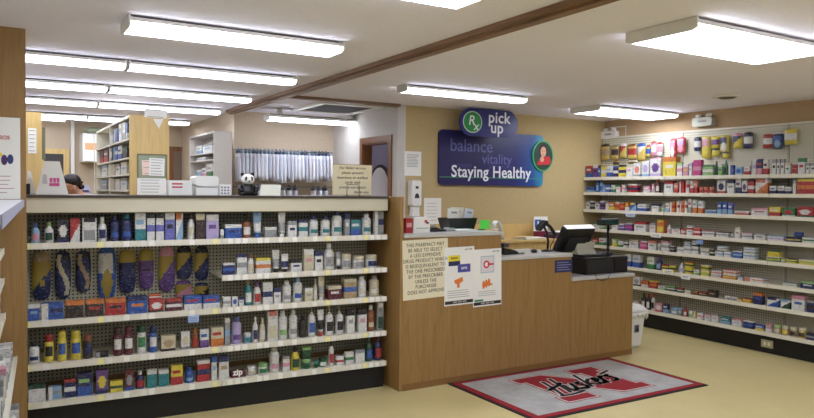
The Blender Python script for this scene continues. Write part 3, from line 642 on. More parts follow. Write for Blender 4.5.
box('cover_plate', ot, -.06, .06, -.006, 0, 0, .075, mat((176, 166, 130), .5, name='beige_plate'), .002)
box('socket', ot, -.035, -.008, -.009, -.0062, .02, .055, CREAM); box('socket', ot, .008, .035, -.009, -.0062, .02, .055, CREAM)
# emergency lights above the wall display
for px, py, nm, warm in ((610, 135, 'near the back corner', 0), (704, 122, 'above the middle of the wall display', 0)):
    p = at(px, py, 0, 6.77); t = thing('emergency_light', f'white emergency light box {nm}', 'emergency light', (6.799, p[1], p[2]-.05), -pi/2, 'emergency lights')
    B().prism(rrect(-.125, .125, 0, .10, .03), -.07, 0, WHT if px < 650 else mat((188, 188, 172), .4, name='yellowed_plastic')).build('housing', t, bevel=.003)
    box('label_print', t, -.05, .06, -.0715, -.0705, .045, .066, GREYINK)
    for s in (-1, 1):
        B().lathe([(.03, 0), (.036, .02), (.03, .035)], WHT, 16).build('lamp_head', t, (s*.065, -.035, .1005))
q = B(); a = at(610, 135, 0, 6.77); y_, z_ = a[1], a[2]+.06; q.tube([(6.788, y_+.02, z_), (6.788, y_+.02, z_+.035), (6.788, y_-.24, z_+.035), (6.788, y_-.24, 2.256)], .006, WHT, 8)
o = q.build('conduit'); tag(o, 'thin white conduit bending down beside the corner emergency light', 'conduit')

# ------------------------------------------------------------------ service counters
CF = 4.612
def counter(name, label, x0, x1, z, seam=None, depth=.56):
    t = thing(name, label, 'counter', ((x0+x1)/2, CF+depth/2, 0), 0, 'stepped service counter sections')
    wbox('counter_body', t, x0, x1, CF, CF+depth, 0, z-.03, OAK)
    wbox('counter_top', t, x0-(0 if z > 1.1 else 0), x1+(.0 if z > .9 else .012), CF-.014, CF+depth+.02, z-.0295, z, LAM, .003)
    wbox('toe_strip', t, x0, x1, CF-.004, CF-.0005, 0, .05, mat((128, 92, 50), .5, name='toe_oak'))
    return t
counter('high_counter', 'tallest oak counter section carrying the three posted notices', 2.7325, 3.684, 1.215)
counter('middle_counter', 'middle height oak counter section with the small navy plate', 3.6865, 4.489, 1.0)
counter('low_counter', 'lowest oak counter section under the cash register', 4.4915, 5.29, .78)
t = thing('back_counter', 'wooden work counter along the ochre wall behind the service counters', 'counter', (4.6, 6.15, 0))
wbox('counter_body', t, 3.76, 5.6, 5.98, 6.40, 0, .985, OAKL); wbox('counter_top', t, 3.75, 5.61, 5.96, 6.415, .9855, 1.012, OAKL, .002)
wbox('backsplash', t, 3.75, 5.61, 6.395, 6.4195, 1.0125, 1.17, OAKL)

def flatsheet(name, label, cat, px0, px1, py0, py1, plane_y, th=.0015, m=PAPER, tilt=0, group=None, par=None):
    a = at(px0, py0, 1, plane_y); b_ = at(px1, py1, 1, plane_y)
    w_, h_ = b_[0]-a[0], a[2]-b_[2]
    t = thing(name, label, cat, ((a[0]+b_[0])/2, plane_y, (a[2]+b_[2])/2), group=group, rot=(0, tilt, 0))
    box('sheet', t, -w_/2, w_/2, -th, 0, -h_/2, h_/2, m)
    return t, w_, h_
def lines(t, w_, h_, n, th, m=GREYINK, top=.4, bot=-.4, wid=.38, seed=1, nm='printed_lines', d=.0016):
    r = random.Random(seed); g = B()
    for i in range(n):
        z = h_*(top+(bot-top)*i/max(1, n-1)); x1 = wid*(.6+.4*r.random())
        g.box(-w_*wid, w_*x1, -d-.0005, -d, z-th/2, z+th/2, m)
    g.build(nm, t)
# three notices on the high counter
t, w_, h_ = flatsheet('counter_notice', 'cream hand lettered notice about less expensive drug products', 'sign', 402.8, 447.5, 240, 296.5, CF-.001, .003, mat((226, 216, 184), .7, name='cream_card'), radians(-1.5))
rows_ = ['THIS PHARMACY MAY', 'BE ABLE TO SELECT', 'A LESS EXPENSIVE', 'DRUG PRODUCT WHICH', 'IS BIOEQUIVALENT TO', 'THE ONE PRESCRIBED', 'BY THE PRESCRIBER', 'UNLESS THE', 'PURCHASER', 'DOES NOT APPROVE']
for i, s in enumerate(rows_):
    text('lettering', s, .041, mat((58, 54, 50), .8, name='worn_ink'), t, (0, -.0036, h_*(.41-.088*i)), UPR, 0, space=1.08, sx=.82)
NAVY = mat((34, 40, 84), .5, name='navy_print'); YEL = mat((226, 204, 40), .5, name='yellow_print'); ORG = mat((226, 120, 44), .5, name='orange_print')
t, w_, h_ = flatsheet('poster', 'white poster with yellow and blue boxes and orange picture, next to the cream notice', 'poster', 444.5, 474, 247.5, 303.5, CF-.004, .001, PAPER, radians(-1))
g = B(); g.box(-w_*.36, w_*.02, -.002, -.0012, h_*.26, h_*.36, YEL); g.box(-w_*.36, w_*.02, -.002, -.0012, h_*.18, h_*.26, NAVY); g.box(-w_*.06, w_*.36, -.0028, -.0021, h_*.06, h_*.20, mat((74, 76, 150), .5, name='indigo_print')); g.build('printed_logo_blocks', t)
text('lettering', 'NOW', .026, INK, t, (-w_*.17, -.0024, h_*.31), UPR, .0006); text('lettering', 'SAVE', .026, PAPER, t, (w_*.15, -.0032, h_*.13), UPR, .0006)
g = B(); g.prism([(x-.0, z) for x, z in [(-w_*.18, -h_*.07), (w_*.10, -h_*.02), (w_*.12, -h_*.09), (w_*.0, -h_*.13), (0, -h_*.2), (-w_*.08, -h_*.2), (-w_*.08, -h_*.14), (-w_*.16, -h_*.12)]], -.002, -.0012, ORG); g.build('orange_picture', t)
g = B(); g.box(-w_*.48, w_*.48, -.002, -.0012, -h_*.475, -h_*.42, INK); g.build('footer_band', t)
lines(t, w_, h_, 4, .004, top=-.25, bot=-.36, wid=.4, seed=3); text('lettering', 'SAVE TIME', .016, INK, t, (w_*.3, -.0022, h_*.45), UPR)
text('lettering', 'SAVE  SAVE  SAVE', .018, PAPER, t, (0, -.0023, -h_*.447), UPR, sx=.95)
t, w_, h_ = flatsheet('poster', 'white poster with red ringed picture above an orange one, nearest the middle counter', 'poster', 473.3, 501, 249.5, 304.5, CF-.0055, .001, PAPER, radians(-1))
RED = mat((196, 40, 52), .5, name='red_print')
g = B(); g.box(-w_*.24, w_*.24, -.0016, -.0012, h_*.08, h_*.38, mat((170, 190, 200), .6)); g.box(-w_*.21, w_*.21, -.0018, -.0017, h_*.10, h_*.36, mat((220, 208, 208), .6)); g.prism(oval(-.01, h_*.23, .032, .032), -.0024, -.0018, RED); g.prism(oval(-.01, h_*.23, .018, .018), -.003, -.0024, PAPER); g.box(0, w_*.22, -.0036, -.003, h_*.215, h_*.245, RED); g.build('red_ring_picture', t)
g = B()
for dx in (-.04, -.012, .016): g.prism(oval(dx, -h_*.10+dx*.3, .014, .034, 14), -.002, -.0012, ORG)
g.box(-.05, .05, -.0028, -.0021, -h_*.14, -h_*.11, ORG); g.build('orange_picture', t)
g = B(); g.box(-w_*.48, w_*.48, -.002, -.0012, -h_*.475, -h_*.42, INK); g.box(-w_*.45, -w_*.15, -.002, -.0012, -h_*.41, -h_*.375, mat((60, 130, 90), .5)); g.build('footer_band', t)
lines(t, w_, h_, 3, .004, top=-.24, bot=-.31, wid=.32, seed=5); text('lettering', 'SAVE TIME', .016, INK, t, (w_*.3, -.0022, h_*.45), UPR)
text('lettering', 'SAVE  SAVE  SAVE', .018, PAPER, t, (0, -.0023, -h_*.447), UPR, sx=.95)
t, w_, h_ = flatsheet('navy_plate', 'small navy plate with white print under the middle counter edge', 'sign', 555, 572, 260.5, 271.5, CF-.0005, .004, NAVY)
lines(t, w_, h_, 4, .005, mat((150, 154, 190), .6), top=.3, bot=-.3, wid=.4, seed=8, d=.0045)

# ------------------------------------------------------------------ things on the high counter (z = 1.215)
ZT = 1.215
def P3(px, py, y): return at(px, py, 1, y)
def sit(name, label, cat, px, y, z, rz=0, group=None):
    p = at(px, 220, 1, y); return thing(name, label, cat, (p[0], y, z+.0006), rz, group)
t = sit('red_leaflet_box', 'small red box of leaflets at the oak end panel', 'box', 406.5, 4.76, ZT)
box('box_body', t, -.030, .034, -.04, .04, 0, .115, mat((170, 30, 34), .5, name='red_card')); box('printed_patch', t, -.024, .028, -.0412, -.0402, .045, .08, mat((214, 150, 150), .6))
t = sit('white_leaflet_box', 'white carton with red and blue marks beside the red leaflet box', 'box', 419, 4.76, ZT)
box('box_body', t, -.078, .075, -.045, .045, 0, .122, PAPER)
g = B(); g.box(.025, .05, -.0462, -.0452, .08, .10, RED); g.box(.04, .065, -.0468, -.0463, .07, .085, NAVY); g.box(-.05, .06, -.0462, -.0452, .03, .04, mat((170, 190, 160), .6)); g.build('printed_patch', t)
t = sit('tape_dispenser', 'black tape dispenser lying on the grey counter top', 'dispenser', 437.5, 4.80, ZT)
g = B(); g.prism([(-.085, 0), (.07, 0), (.07, .018), (.02, .02), (-.02, .036), (-.06, .036), (-.085, .02)], -.025, .025, BLK); g.build('dispenser_body', t, bevel=.002)
B().lathe([(.016, -.012), (.016, .012)], GREYINK, 16).build('tape_roll', t, (-.04, 0, .04), (pi/2, 0, 0))
t = sit('stapler', 'grey silver stapler lying just right of the tape dispenser', 'stapler', 449, 4.80, ZT)
g = B(); g.box(-.055, .055, -.016, .016, 0, .01, STEEL); g.build('base', t); g = B(); g.prism([(-.05, .012), (.055, .014), (.055, .026), (-.04, .034)], -.012, .012, mat((150, 160, 160), .4, name='grey_plastic')); g.build('arm', t)
t = sit('paper_stack', 'thin stack of white papers in front of the black bin', 'papers', 462, 4.86, ZT)
B().box(-.10, .11, -.06, .06, 0, .006, PAPER).build('lower_sheets', t); B().box(-.09, .10, -.055, .06, .0062, .010, mat((206, 222, 210), .8)).build('upper_sheets', t, rot=(0, 0, .06))
# black bin with envelopes
t = sit('black_bin', 'black open bin holding white envelopes on the high counter', 'bin', 457.5, 5.04, ZT)
g = B(); wt, wb_ = .155, .13; hh = .10
o_ = [(-wb_, -.07, 0), (wb_, -.07, 0), (wb_, .07, 0), (-wb_, .07, 0)]; p_ = [(-wt, -.085, hh), (wt, -.085, hh), (wt, .085, hh), (-wt, .085, hh)]
i_ = [(x*.96, y*.93, z) for x, y, z in p_]; j_ = [(x*.95, y*.92, .006) for x, y, z in o_]
g.raw(o_+p_+i_+j_, [(0, 3, 2, 1)]+[(k, (k+1) % 4, (k+1) % 4+4, k+4) for k in range(4)]+[(k+4, (k+1) % 4+4, (k+1) % 4+8, k+8) for k in range(4)]+[(k+8, (k+1) % 4+8, (k+1) % 4+12, k+12) for k in range(4)]+[(12, 13, 14, 15)], BLK)
g.build('bin_body', t)
bx = t.location.x
nm = ['white envelope standing in the black bin, leftmost', 'white printed envelope standing in the middle of the black bin', 'white envelope behind the printed one in the black bin', 'pale blue envelope leaning at the right end of the black bin']
for k, (dx, w2, y2, tl, h2, m_) in enumerate(((-.065, .12, -.02, .05, .165, PAPER), (-.01, .13, .0, -.04, .17, mat((224, 216, 196), .8)), (.01, .14, .025, .03, .175, PAPER), (.095, .09, -.01, .16, .165, mat((206, 214, 222), .8)))):
    e = thing('envelope', nm[k], 'envelope', (bx+dx, 5.04+y2, ZT+.016), group='envelopes in the black bin', rot=(0, tl, 0))
    box('envelope_paper', e, -w2/2, w2/2, -.004, .004, 0, h2, m_); box('address_print', e, -w2*.2, w2*.3, -.0052, -.0042, h2*.75, h2*.85, GREYINK)
t = sit('sticky_notes', 'bright green sticky note pad standing on the high counter', 'note pad', 484.5, 4.86, ZT)
GRN = mat((96, 226, 84), .7, name='neon_green_paper')
g = B(); g.box(-.052, .052, -.004, .0, .008, .072, GRN); g.box(-.040, .06, .001, .005, .02, .085, GRN); g.build('note_pad', t); box('pad_holder', t, -.055, -.01, -.02, .02, 0, .0075, BLK)
# curled white paper roll hanging past the counter end
t = sit('paper_slip', 'curled white paper slip drooping over the end of the high counter', 'paper', 496, 4.84, ZT)
g = B(); path = [(-.03, .006), (-.022, .055), (.0, .078), (.025, .066), (.045, .03), (.058, -.02), (.066, -.09)]
for (a, b_) in zip(path, path[1:]):
    g.face([(a[0], -.03, a[1]), (b_[0], -.03, b_[1]), (b_[0], .03, b_[1]), (a[0], .03, a[1])], PAPER, True)
o = g.build('slip', t); md = o.modifiers.new('s', 'SOLIDIFY'); md.thickness = .002
box('roll_core', t, -.04, .02, -.03, .03, 0, .006, PAPER)

# ------------------------------------------------------------------ middle counter (z = 1.0)
t = sit('card_terminal', 'black card terminal on the middle counter by the white paper slip', 'card terminal', 509, 4.80, 1.0)
g = B(); g.prism([(-.09, 0), (.07, 0), (.07, .022), (-.02, .05), (-.09, .062)], -.05, .05, BLK, plane='xz'); g.build('terminal_body', t, bevel=.004)
box('keypad', t, .0, .05, -.03, .03, .03, .038, GREYINK); box('printer_cover', t, -.085, -.03, -.04, .04, .062, .098, mat((60, 62, 68), .5, name='dark_grey_plastic'))
t = sit('pen', 'grey pen and cord lying beside the card terminal', 'pen', 522, 4.74, 1.0)
g = B(); g.tube([(-.05, 0, .007), (.04, .02, .007)], .006, mat((110, 110, 112), .4, name='grey_barrel'), 8); g.build('pen_barrel', t); g = B(); g.tube([(.04, .02, .007), (.055, .023, .004)], [.005, .001], BLK, 8); g.build('pen_tip', t)
t = sit('barcode_scanner', 'black barcode scanner nodding on a bent stand', 'scanner', 548, 4.86, 1.0)
g = B(); g.lathe([(.062, 0), (.062, .008), (.03, .018), (.012, .022)], BLK, 20, 1.1, .8); g.build('base', t)
g = B(); g.tube([(0, 0, .015), (.005, 0, .09), (-.01, 0, .17), (-.045, 0, .225)], .011, BLK, 10); g.build('stand', t)
g = B(); g.prism([(-.13, .215), (-.105, .245), (-.05, .29), (-.02, .28), (-.03, .25), (-.075, .22), (-.11, .19)], -.032, .032, BLK); g.build('scanner_head', t, bevel=.004)
g = B(); g.tube([(-.03, 0, .265), (.03, .0, .225), (.075, 0, .17), (.085, 0, .15)], [.017, .016, .018, .015], BLK, 10); g.build('scanner_handle', t)
g = B(); g.tube([(.085, 0, .15), (.10, .03, .10), (.08, .05, .04), (.12, .09, .004), (.2, .12, .004)], .004, BLK2, 6); g.build('cable', t)
t = sit('mouse', 'small black puck at the foot of the scanner stand', 'mouse', 534.5, 4.80, 1.0)
B().ball((0, 0, .0165), .03, BLK, sx=1.1, sy=.8, sz=.55).build('mouse_body', t)
# papers and display on the back counter
t = sit('paper_pile', 'loose pile of papers and folders on the back counter', 'papers', 529, 6.13, 1.012)
for k, (dx, dy, w2, d2, c_, rz) in enumerate(((0, 0, .32, .22, (206, 214, 196), .1), (.03, -.01, .26, .2, (230, 228, 220), -.15), (-.05, .02, .22, .16, (216, 190, 150), .3))):
    B().box(-w2/2, w2/2, -d2/2, d2/2, 0, .008, mat(c_, .8)).build('sheet', t, (dx, dy, .0085*k+.001), (0, 0, rz))
t = sit('leaflet_display', 'white and blue leaflet display with maroon foot standing against the ochre wall', 'display', 541, 6.26, 1.0125)
box('back_card', t, -.105, .105, 0, .012, 0, .245, PAPER); box('maroon_foot', t, -.115, .10, -.07, -.001, 0, .075, mat((110, 30, 50), .5, name='maroon_card'))
g = B(); g.box(-.095, .0, -.0012, -.0002, .12, .21, mat((40, 80, 160), .5)); g.prism(oval(-.045, .165, .012, .03, 12), -.002, -.0013, PAPER); g.box(.03, .07, -.0012, -.0002, .15, .20, mat((190, 150, 180), .5)); g.build('printed_picture', t)
t = sit('dark_binder', 'dark open folder leaning behind the barcode scanner', 'binder', 556, 6.1, 1.012)
g = B(); g.prism([(-.10, 0), (.16, 0), (.16, .012), (.06, .05), (-.04, .07), (-.10, .04)], -.09, .09, mat((70, 40, 60), .6, name='plum_cover')); g.build('cover', t); box('pages', t, -.05, .13, -.08, .08, .071, .08, PAPER)

# ------------------------------------------------------------------ cash register
t = sit('cash_drawer', 'wide black cash drawer on the low counter', 'cash drawer', 593, 4.88, .78)
box('drawer_case', t, -.27, .29, -.18, .20, 0, .155, BLK, .003); box('drawer_front', t, -.25, .09, -.186, -.1805, .02, .13, BLK2); box('side_bay', t, .11, .28, -.186, -.1805, .02, .145, mat((22, 22, 26), .3, name='gloss_black'))
box('riser', t, -.26, .02, -.14, .12, .1555, .18, BLK2)
dx = t.location.x; dz = .78
m_ = thing('register_monitor', 'black register monitor seen from behind, tilted towards the cashier', 'monitor', (dx-.20, 4.88, dz+.1812))
g = B(); g.prism([(-.08, 0), (.085, 0), (.05, .03), (.02, .11), (-.06, .11), (-.05, .04)], -.06, .17, mat((176, 174, 156), .5, name='grey_stand'), plane='yz'); g.build('monitor_stand', m_)
sc_ = B(); sc_.box(-.19, .19, -.03, .035, -.12, .14, BLK); o = sc_.build('monitor_case', m_, (-.07, -.02, .135), (radians(30), 0, 0), bevel=.008)
box('top_edge', o, -.175, .175, -.026, .032, .1415, .149, mat((232, 232, 236), .3, name='glare_white')); box('screen', o, -.17, .17, .0355, .037, -.10, .125, mat((26, 30, 40), .15, name='dark_screen'))  # white strip paints the glare along the monitor's top edge
box('vent_block', o, -.12, .12, -.05, -.0305, -.09, .06, BLK2, .004)
k_ = thing('keyboard', 'black keyboard on the cash drawer in front of the monitor stand', 'keyboard', (dx+.15, 4.93, dz+.1562))
box('key_base', k_, -.095, .08, -.10, .12, 0, .018, BLK2, .003); g = B()
for i in range(5):
    for j in range(6): g.box(-.085+.033*i, -.058+.033*i, -.09+.033*j, -.064+.033*j, .0182, .024, mat((52, 52, 56), .5, name='key_plastic'))
g.build('keys', k_)
p_ = thing('pole_display', 'black customer price display on a tall thin pole', 'display', (dx+.075, 4.755, dz+.1562))
B().lathe([(.03, 0), (.03, .012), (.012, .02), (.012, .30)], BLK, 14).build('pole', p_)
box('display_head', p_, -.125, .115, -.03, .03, .3005, .36, BLK, .006)
box('display_window', p_, -.10, .09, -.032, -.0305, .315, .345, mat((20, 60, 60), .15, name='teal_glass'))
# hanging cable loops below the drawer
g = B(); q0 = dx-.26
g.tube([(q0, CF-.02, .80), (q0+.02, CF-.025, .755), (q0+.09, CF-.028, .735), (q0+.16, CF-.025, .75), (q0+.2, CF-.02, .792)], .003, BLK2, 6)
g.build('power_cable', t, -t.location)

# trash can
t = thing('waste_bin', 'white lidded waste bin with small black symbol beside the low counter', 'waste bin', (5.52, 4.93, 0)); t.scale.z = .84
g = B(); g.raw([(-.13, -.12, 0), (.13, -.12, 0), (.13, .12, 0), (-.13, .12, 0), (-.16, -.15, .42), (.16, -.15, .42), (.16, .15, .42), (-.16, .15, .42)], [(0, 3, 2, 1), (4, 5, 6, 7)]+[(k, (k+1) % 4, (k+1) % 4+4, k+4) for k in range(4)], WHT); g.build('bin_body', t, bevel=.01)
box('rim', t, -.175, .175, -.165, .165, .4205, .455, WHT, .008)
g = B(); g.raw([(-.17, -.16, .456), (.17, -.16, .456), (.17, .16, .456), (-.17, .16, .456), (-.13, -.11, .50), (.13, -.11, .50), (.13, .11, .50), (-.13, .11, .50)], [(0, 3, 2, 1), (4, 5, 6, 7)]+[(k, (k+1) % 4, (k+1) % 4+4, k+4) for k in range(4)], WHT); g.build('lid', t, bevel=.006)
g = B()
for k in range(16):
    a, b_ = -.17+.34*k/16, -.17+.34*(k+1)/16; d0 = .05+.03*sin(k*1.9); d1 = .05+.03*sin((k+1)*1.9)
    g.face([(a, -.170-.004*(k % 2), .42), (b_, -.170-.004*((k+1) % 2), .42), (b_, -.166, .42-d1), (a, -.166, .42-d0)], PAPER, True)
    g.face([(.179, a, .42), (.179, b_, .42), (.172, b_, .42-d1*1.3), (.172, a, .42-d0*1.3)], PAPER, True)
o = g.build('bin_liner', t); md = o.modifiers.new('s', 'SOLIDIFY'); md.thickness = .002
y_ = -.1385
g = B(); g.box(-.03, .03, y_-.01, y_-.002, .18, .27, mat((120, 120, 118), .5)); g.prism([(-.02, .19), (.02, .19), (.02, .215), (.008, .24), (.008, .26), (-.012, .26), (-.012, .235), (-.02, .22)], y_-.012, y_-.0101, INK); g.build('symbol', t, loc=(.04, .0, 0))

# ------------------------------------------------------------------ wall behind the pick up counter
WY = YB
t, w_, h_ = flatsheet('wall_notice', 'white printed page taped on the ochre wall above the soap dispenser', 'paper', 404.5, 421, 151, 176, WY-.0005)
lines(t, w_, h_, 9, .006, top=.36, bot=-.12, wid=.36, seed=2)
t, w_, h_ = flatsheet('wall_notice', 'white form page on the ochre wall right of the soap dispenser', 'paper', 424, 441, 198, 224, WY-.0005)
lines(t, w_, h_, 6, .004, top=.30, bot=-.35, wid=.36, seed=4)
a = at(414.5, 198, 1, WY-.05); t = thing('soap_dispenser', 'white wall mounted hand sanitizer dispenser with dark oval window', 'dispenser', (a[0], WY-.0005, a[2]))
g = B(); g.prism(rrect(-.062, .062, -.09, .19, .03), -.10, 0, WHT); g.build('housing', t, bevel=.012)
g = B(); g.prism([(-.03, 0), (.03, 0), (.022, .035), (0, .055), (-.022, .035)], -.1018, -.1002, mat((50, 50, 54), .3, name='dark_window')); g.build('window', t)
g = B(); g.box(-.018, .018, -.1018, -.1002, .10, .125, INK); g.build('maker_mark', t)
g = B(); g.prism([(-.045, -.091), (.045, -.091), (.04, -.15), (.05, -.19), (-.05, -.19), (-.04, -.15)], -.085, -.02, WHT); g.box(-.055, .055, -.10, -.0, -.20, -.191, mat((190, 190, 190), .5)); g.build('drip_tray', t)

# Staying Healthy sign
def m_sign():
    n = N('blue_sign_print', .35); x, y, z = n.sep()
    f = n.math('ADD', n.math('MULTIPLY', x, .65), n.math('MULTIPLY', n.noise(n.mapping((1, 1, 1)), 2.5, 2), .25))
    return n.color(n.ramp(f, [(.0, (38, 34, 86)), (.35, (34, 40, 104)), (.52, (30, 74, 140)), (.62, (52, 142, 178))])).m
sx0, sx1 = at(439, 160, 1, 6.39)[0], at(543, 160, 1, 6.39)[0]; sz0, sz1 = 1.615, 2.225
t = thing('wall_sign', 'large blue Staying Healthy wall sign with a round portrait', 'sign', ((sx0+sx1)/2, WY-.001, (sz0+sz1)/2))
W2, H2 = (sx1-sx0)/2, (sz1-sz0)/2
B().prism(rrect(-W2, W2, -H2, H2, .05), -.03, 0, m_sign()).build('sign_board', t)
WT = mat((236, 236, 240), .5, name='white_letters'); FT = mat((96, 98, 160), .5, name='faint_letters'); FT2 = mat((66, 70, 130), .5, name='fainter_letters')
text('lettering', 'Staying Healthy', .185, WT, t, (-W2+.735, -.031, -H2+.15), UPR, .003, sx=.945, space=1.05)
text('faint_word', 'balance', .20, FT, t, (-W2+.44, -.0305, H2-.17), UPR, .001)
text('faint_word', 'vitality', .165, FT, t, (-W2+.80, -.0305, H2-.31), UPR, .001)
text('faint_word', 'prevention', .08, FT2, t, (-W2+.86, -.0305, H2-.385), UPR); text('faint_word', 'nutrition', .08, FT2, t, (-W2+.3, -.0305, H2-.385), UPR)
box('green_stripe', t, -W2+.01, W2-.02, -.0308, -.0302, -H2+.085, -H2+.093, mat((60, 160, 90), .5))
px_, pz_ = at(543, 156, 1, 6.37)[0]-t.location.x, at(543, 156, 1, 6.37)[2]-t.location.z
c_ = B().prism(oval(px_, pz_, .165, .185), -.05, -.0305, mat((60, 170, 110), .4, name='green_ring')).build('portrait_disc', t)
B().prism(oval(px_, pz_, .148, .168), -.052, -.0502, mat((24, 60, 44), .5, name='portrait_backdrop')).build('portrait_backdrop', c_)
g = B(); g.prism([(px_-.10, pz_-.11), (px_+.11, pz_-.10), (px_+.125, pz_-.05), (px_+.09, pz_+.0), (px_+.02, pz_-.01), (px_-.06, pz_-.04)], -.054, -.0522, mat((190, 36, 44), .5)); g.build('red_sweater', c_)
g = B(); g.prism(oval(px_+.005, pz_+.075, .062, .07, 18), -.0535, -.0521, mat((50, 30, 24), .6, name='dark_hair')); g.build('hair', c_)
g = B(); g.prism(oval(px_+.0, pz_+.05, .044, .062, 18), -.0552, -.0541, mat((214, 160, 132), .6, name='printed_skin')); g.prism(oval(px_-.02, pz_-.04, .03, .035, 14), -.056, -.0553, mat((214, 160, 132), .6, name='printed_skin')); g.build('face', c_)
g = B(); g.box(px_-.022, px_-.010, -.0560, -.0553, pz_+.055, pz_+.062, INK); g.box(px_+.010, px_+.022, -.0560, -.0553, pz_+.055, pz_+.062, INK); g.box(px_-.014, px_+.014, -.0560, -.0553, pz_+.012, pz_+.018, RED); g.build('face_features', c_)
a = at(460, 122, 1, 6.12); b2 = at(518, 122, 1, 6.12); zc = at(487, 123, 1, 6.12)[2]; rr = .150
t = thing('pick_up_sign', 'blue rounded pick up sign with green prescription circle', 'sign', ((a[0]+b2[0])/2, 6.195, zc)); W2 = (b2[0]-a[0])/2
B().prism(rrect(-W2, W2, -rr, rr, rr-.003, 10), -.075, -.054, mat((34, 38, 110), .35, name='sign_blue')).build('sign_board', t)
box('standoff', t, -.2, .2, -.053, .223, .0, .04, BLK)
B().prism(oval(-W2+.165, 0, .128, .118), -.0775, -.0755, mat((190, 210, 190), .4)).build('circle_rim', t)
B().prism(oval(-W2+.165, 0, .116, .106), -.0795, -.0777, mat((40, 136, 66), .4, name='rx_green')).build('green_circle', t)
text('lettering', 'R', .15, WT, t, (-W2+.15, -.0805, .012), UPR, .001, shear=.15); text('lettering', 'x', .13, WT, t, (-W2+.21, -.0805, -.045), UPR, .001, shear=.15)
text('lettering', 'pick', .175, WT, t, (.13, -.0765, .062), UPR, .003, space=1.06); text('lettering', 'up', .175, WT, t, (.10, -.0765, -.05), UPR, .003, space=1.06)

# ------------------------------------------------------------------ floor mat
t = thing('floor_mat', 'grey floor mat with red border, red letter N and black script', 'mat', (4.06, 4.075, .0))
MW, MD = .885, .505
GM = N('mat_pile', .95); GM.color(GM.ramp(GM.noise(GM.mapping((1, 1, 1)), 5, 5, .7), [(.3, (150, 148, 146)), (.7, (176, 174, 170))])); GM = GM.m
RM = mat((138, 22, 32), .95, name='red_pile'); BM = mat((26, 22, 24), .9, name='black_pile'); WM = mat((206, 196, 190), .95, name='white_pile')
B().box(-MW-.025, MW+.025, -MD-.025, MD+.025, .0008, .006, BM).build('rubber_edge', t)
B().box(-MW, MW, -MD, MD, .0062, .010, RM).build('red_border', t)
B().box(-MW+.06, MW-.06, -MD+.05, MD-.05, .0102, .0115, GM).build('grey_field', t)
def letterN(e):
    a, c, st, sw, sh = .40, .33, .15, .26, .11
    k = []
    for s in (-1, 1):
        cx = s*(a-st/2-.055)
        k.append([(cx-st/2-e, -c-e), (cx+st/2+e, -c-e), (cx+st/2+e, c+e), (cx-st/2-e, c+e)])
        k.append([(cx-sw/2-e, -c-e), (cx+sw/2+e, -c-e), (cx+sw/2+e, -c+sh+e), (cx-sw/2-e, -c+sh+e)])
        k.append([(cx-sw/2-e, c-sh-e), (cx+sw/2+e, c-sh-e), (cx+sw/2+e, c+e), (cx-sw/2-e, c+e)])
    k.append([(-a+.06-e, c+e), (-a+.28+e, c+e), (a-.06+e, -c-e), (a-.28-e, -c-e)])
    return k
for e, z0, z1, m_, nm in ((.020, .0117, .0124, RM, 'letter_outline'), (.011, .0126, .0132, WM, 'letter_keyline'), (0, .0134, .0140, RM, 'red_letter')):
    g = B()
    for i, pts in enumerate(letterN(e)): g.prism([(x*1.12, y) for x, y in pts], z0+.00002*i, z1+.00002*i, m_, plane='xy')
    g.build(nm, t, (.03, 0, 0))
def ribbon(g, pts, w_, z, m_):
    P = [Vector(p) for p in pts]
    for i, (p, q) in enumerate(zip(P, P[1:])):
        d = (q-p).normalized(); n_ = Vector((-d.y, d.x))*w_/2; zz = z+.00003*(i % 3)
        g.face([(p+n_).to_3d()+Vector((0, 0, zz)), (q+n_).to_3d()+Vector((0, 0, zz)), (q-n_).to_3d()+Vector((0, 0, zz)), (p-n_).to_3d()+Vector((0, 0, zz))], m_)
    for i, p in enumerate(P): g.face([(p.x+w_/2*cos(2*pi*k/10), p.y+w_/2*sin(2*pi*k/10), z+.00010) for k in range(10)], m_)
def curve_pts(c, n=5):
    """Catmull-Rom through the points"""
    out = []; c = [c[0]]+list(c)+[c[-1]]
    for i in range(1, len(c)-2):
        p0, p1, p2, p3 = [Vector(v) for v in c[i-1:i+3]]
        for k in range(n):
            s = k/n; out.append(.5*((2*p1)+(p2-p0)*s+(2*p0-5*p1+4*p2-p3)*s*s+(3*p1-p0-3*p2+p3)*s**3))
    return out+[Vector(c[-2])]
STK = [[(.05, 1.0), (.0, .55), (-.10, .0)], [(-.22, .42), (.0, .50), (.30, .58), (.48, .70)], [(.42, 1.08), (.34, .55), (.26, .02)],
       [(.46, .50), (.42, .18), (.52, .05), (.66, .20), (.74, .50), (.70, .12), (.82, .06)], [(1.08, .50), (.94, .44), (1.00, .30), (1.08, .16), (.98, .02), (.86, .08)],
       [(1.36, .95), (1.26, .45), (1.20, .02)], [(1.52, .52), (1.28, .30), (1.40, .14), (1.56, .04)], [(1.60, .24), (1.78, .36), (1.74, .50), (1.62, .36), (1.64, .10), (1.80, .06), (1.90, .18)],
       [(1.98, .50), (1.94, .25), (1.90, .02)], [(1.94, .30), (2.04, .48), (2.18, .46)], [(2.42, .50), (2.28, .44), (2.34, .30), (2.42, .16), (2.30, .02), (2.16, .08)], [(2.20, .62), (2.7, .74)], [(-.18, -.06), (.3, -.12), (.7, -.08)]]
for w_, z, m_, nm in ((.054, .0146, WM, 'script_outline'), (.034, .0150, BM, 'script_lettering')):
    g = B()
    for s_ in STK: ribbon(g, [Vector(((p.x-1.15)*.285+p.y*.06+.02, (p.y-.4)*.33+(p.x-1.15)*.035)) for p in curve_pts(s_)], w_, z, m_)
    g.build(nm, t, weld=False)

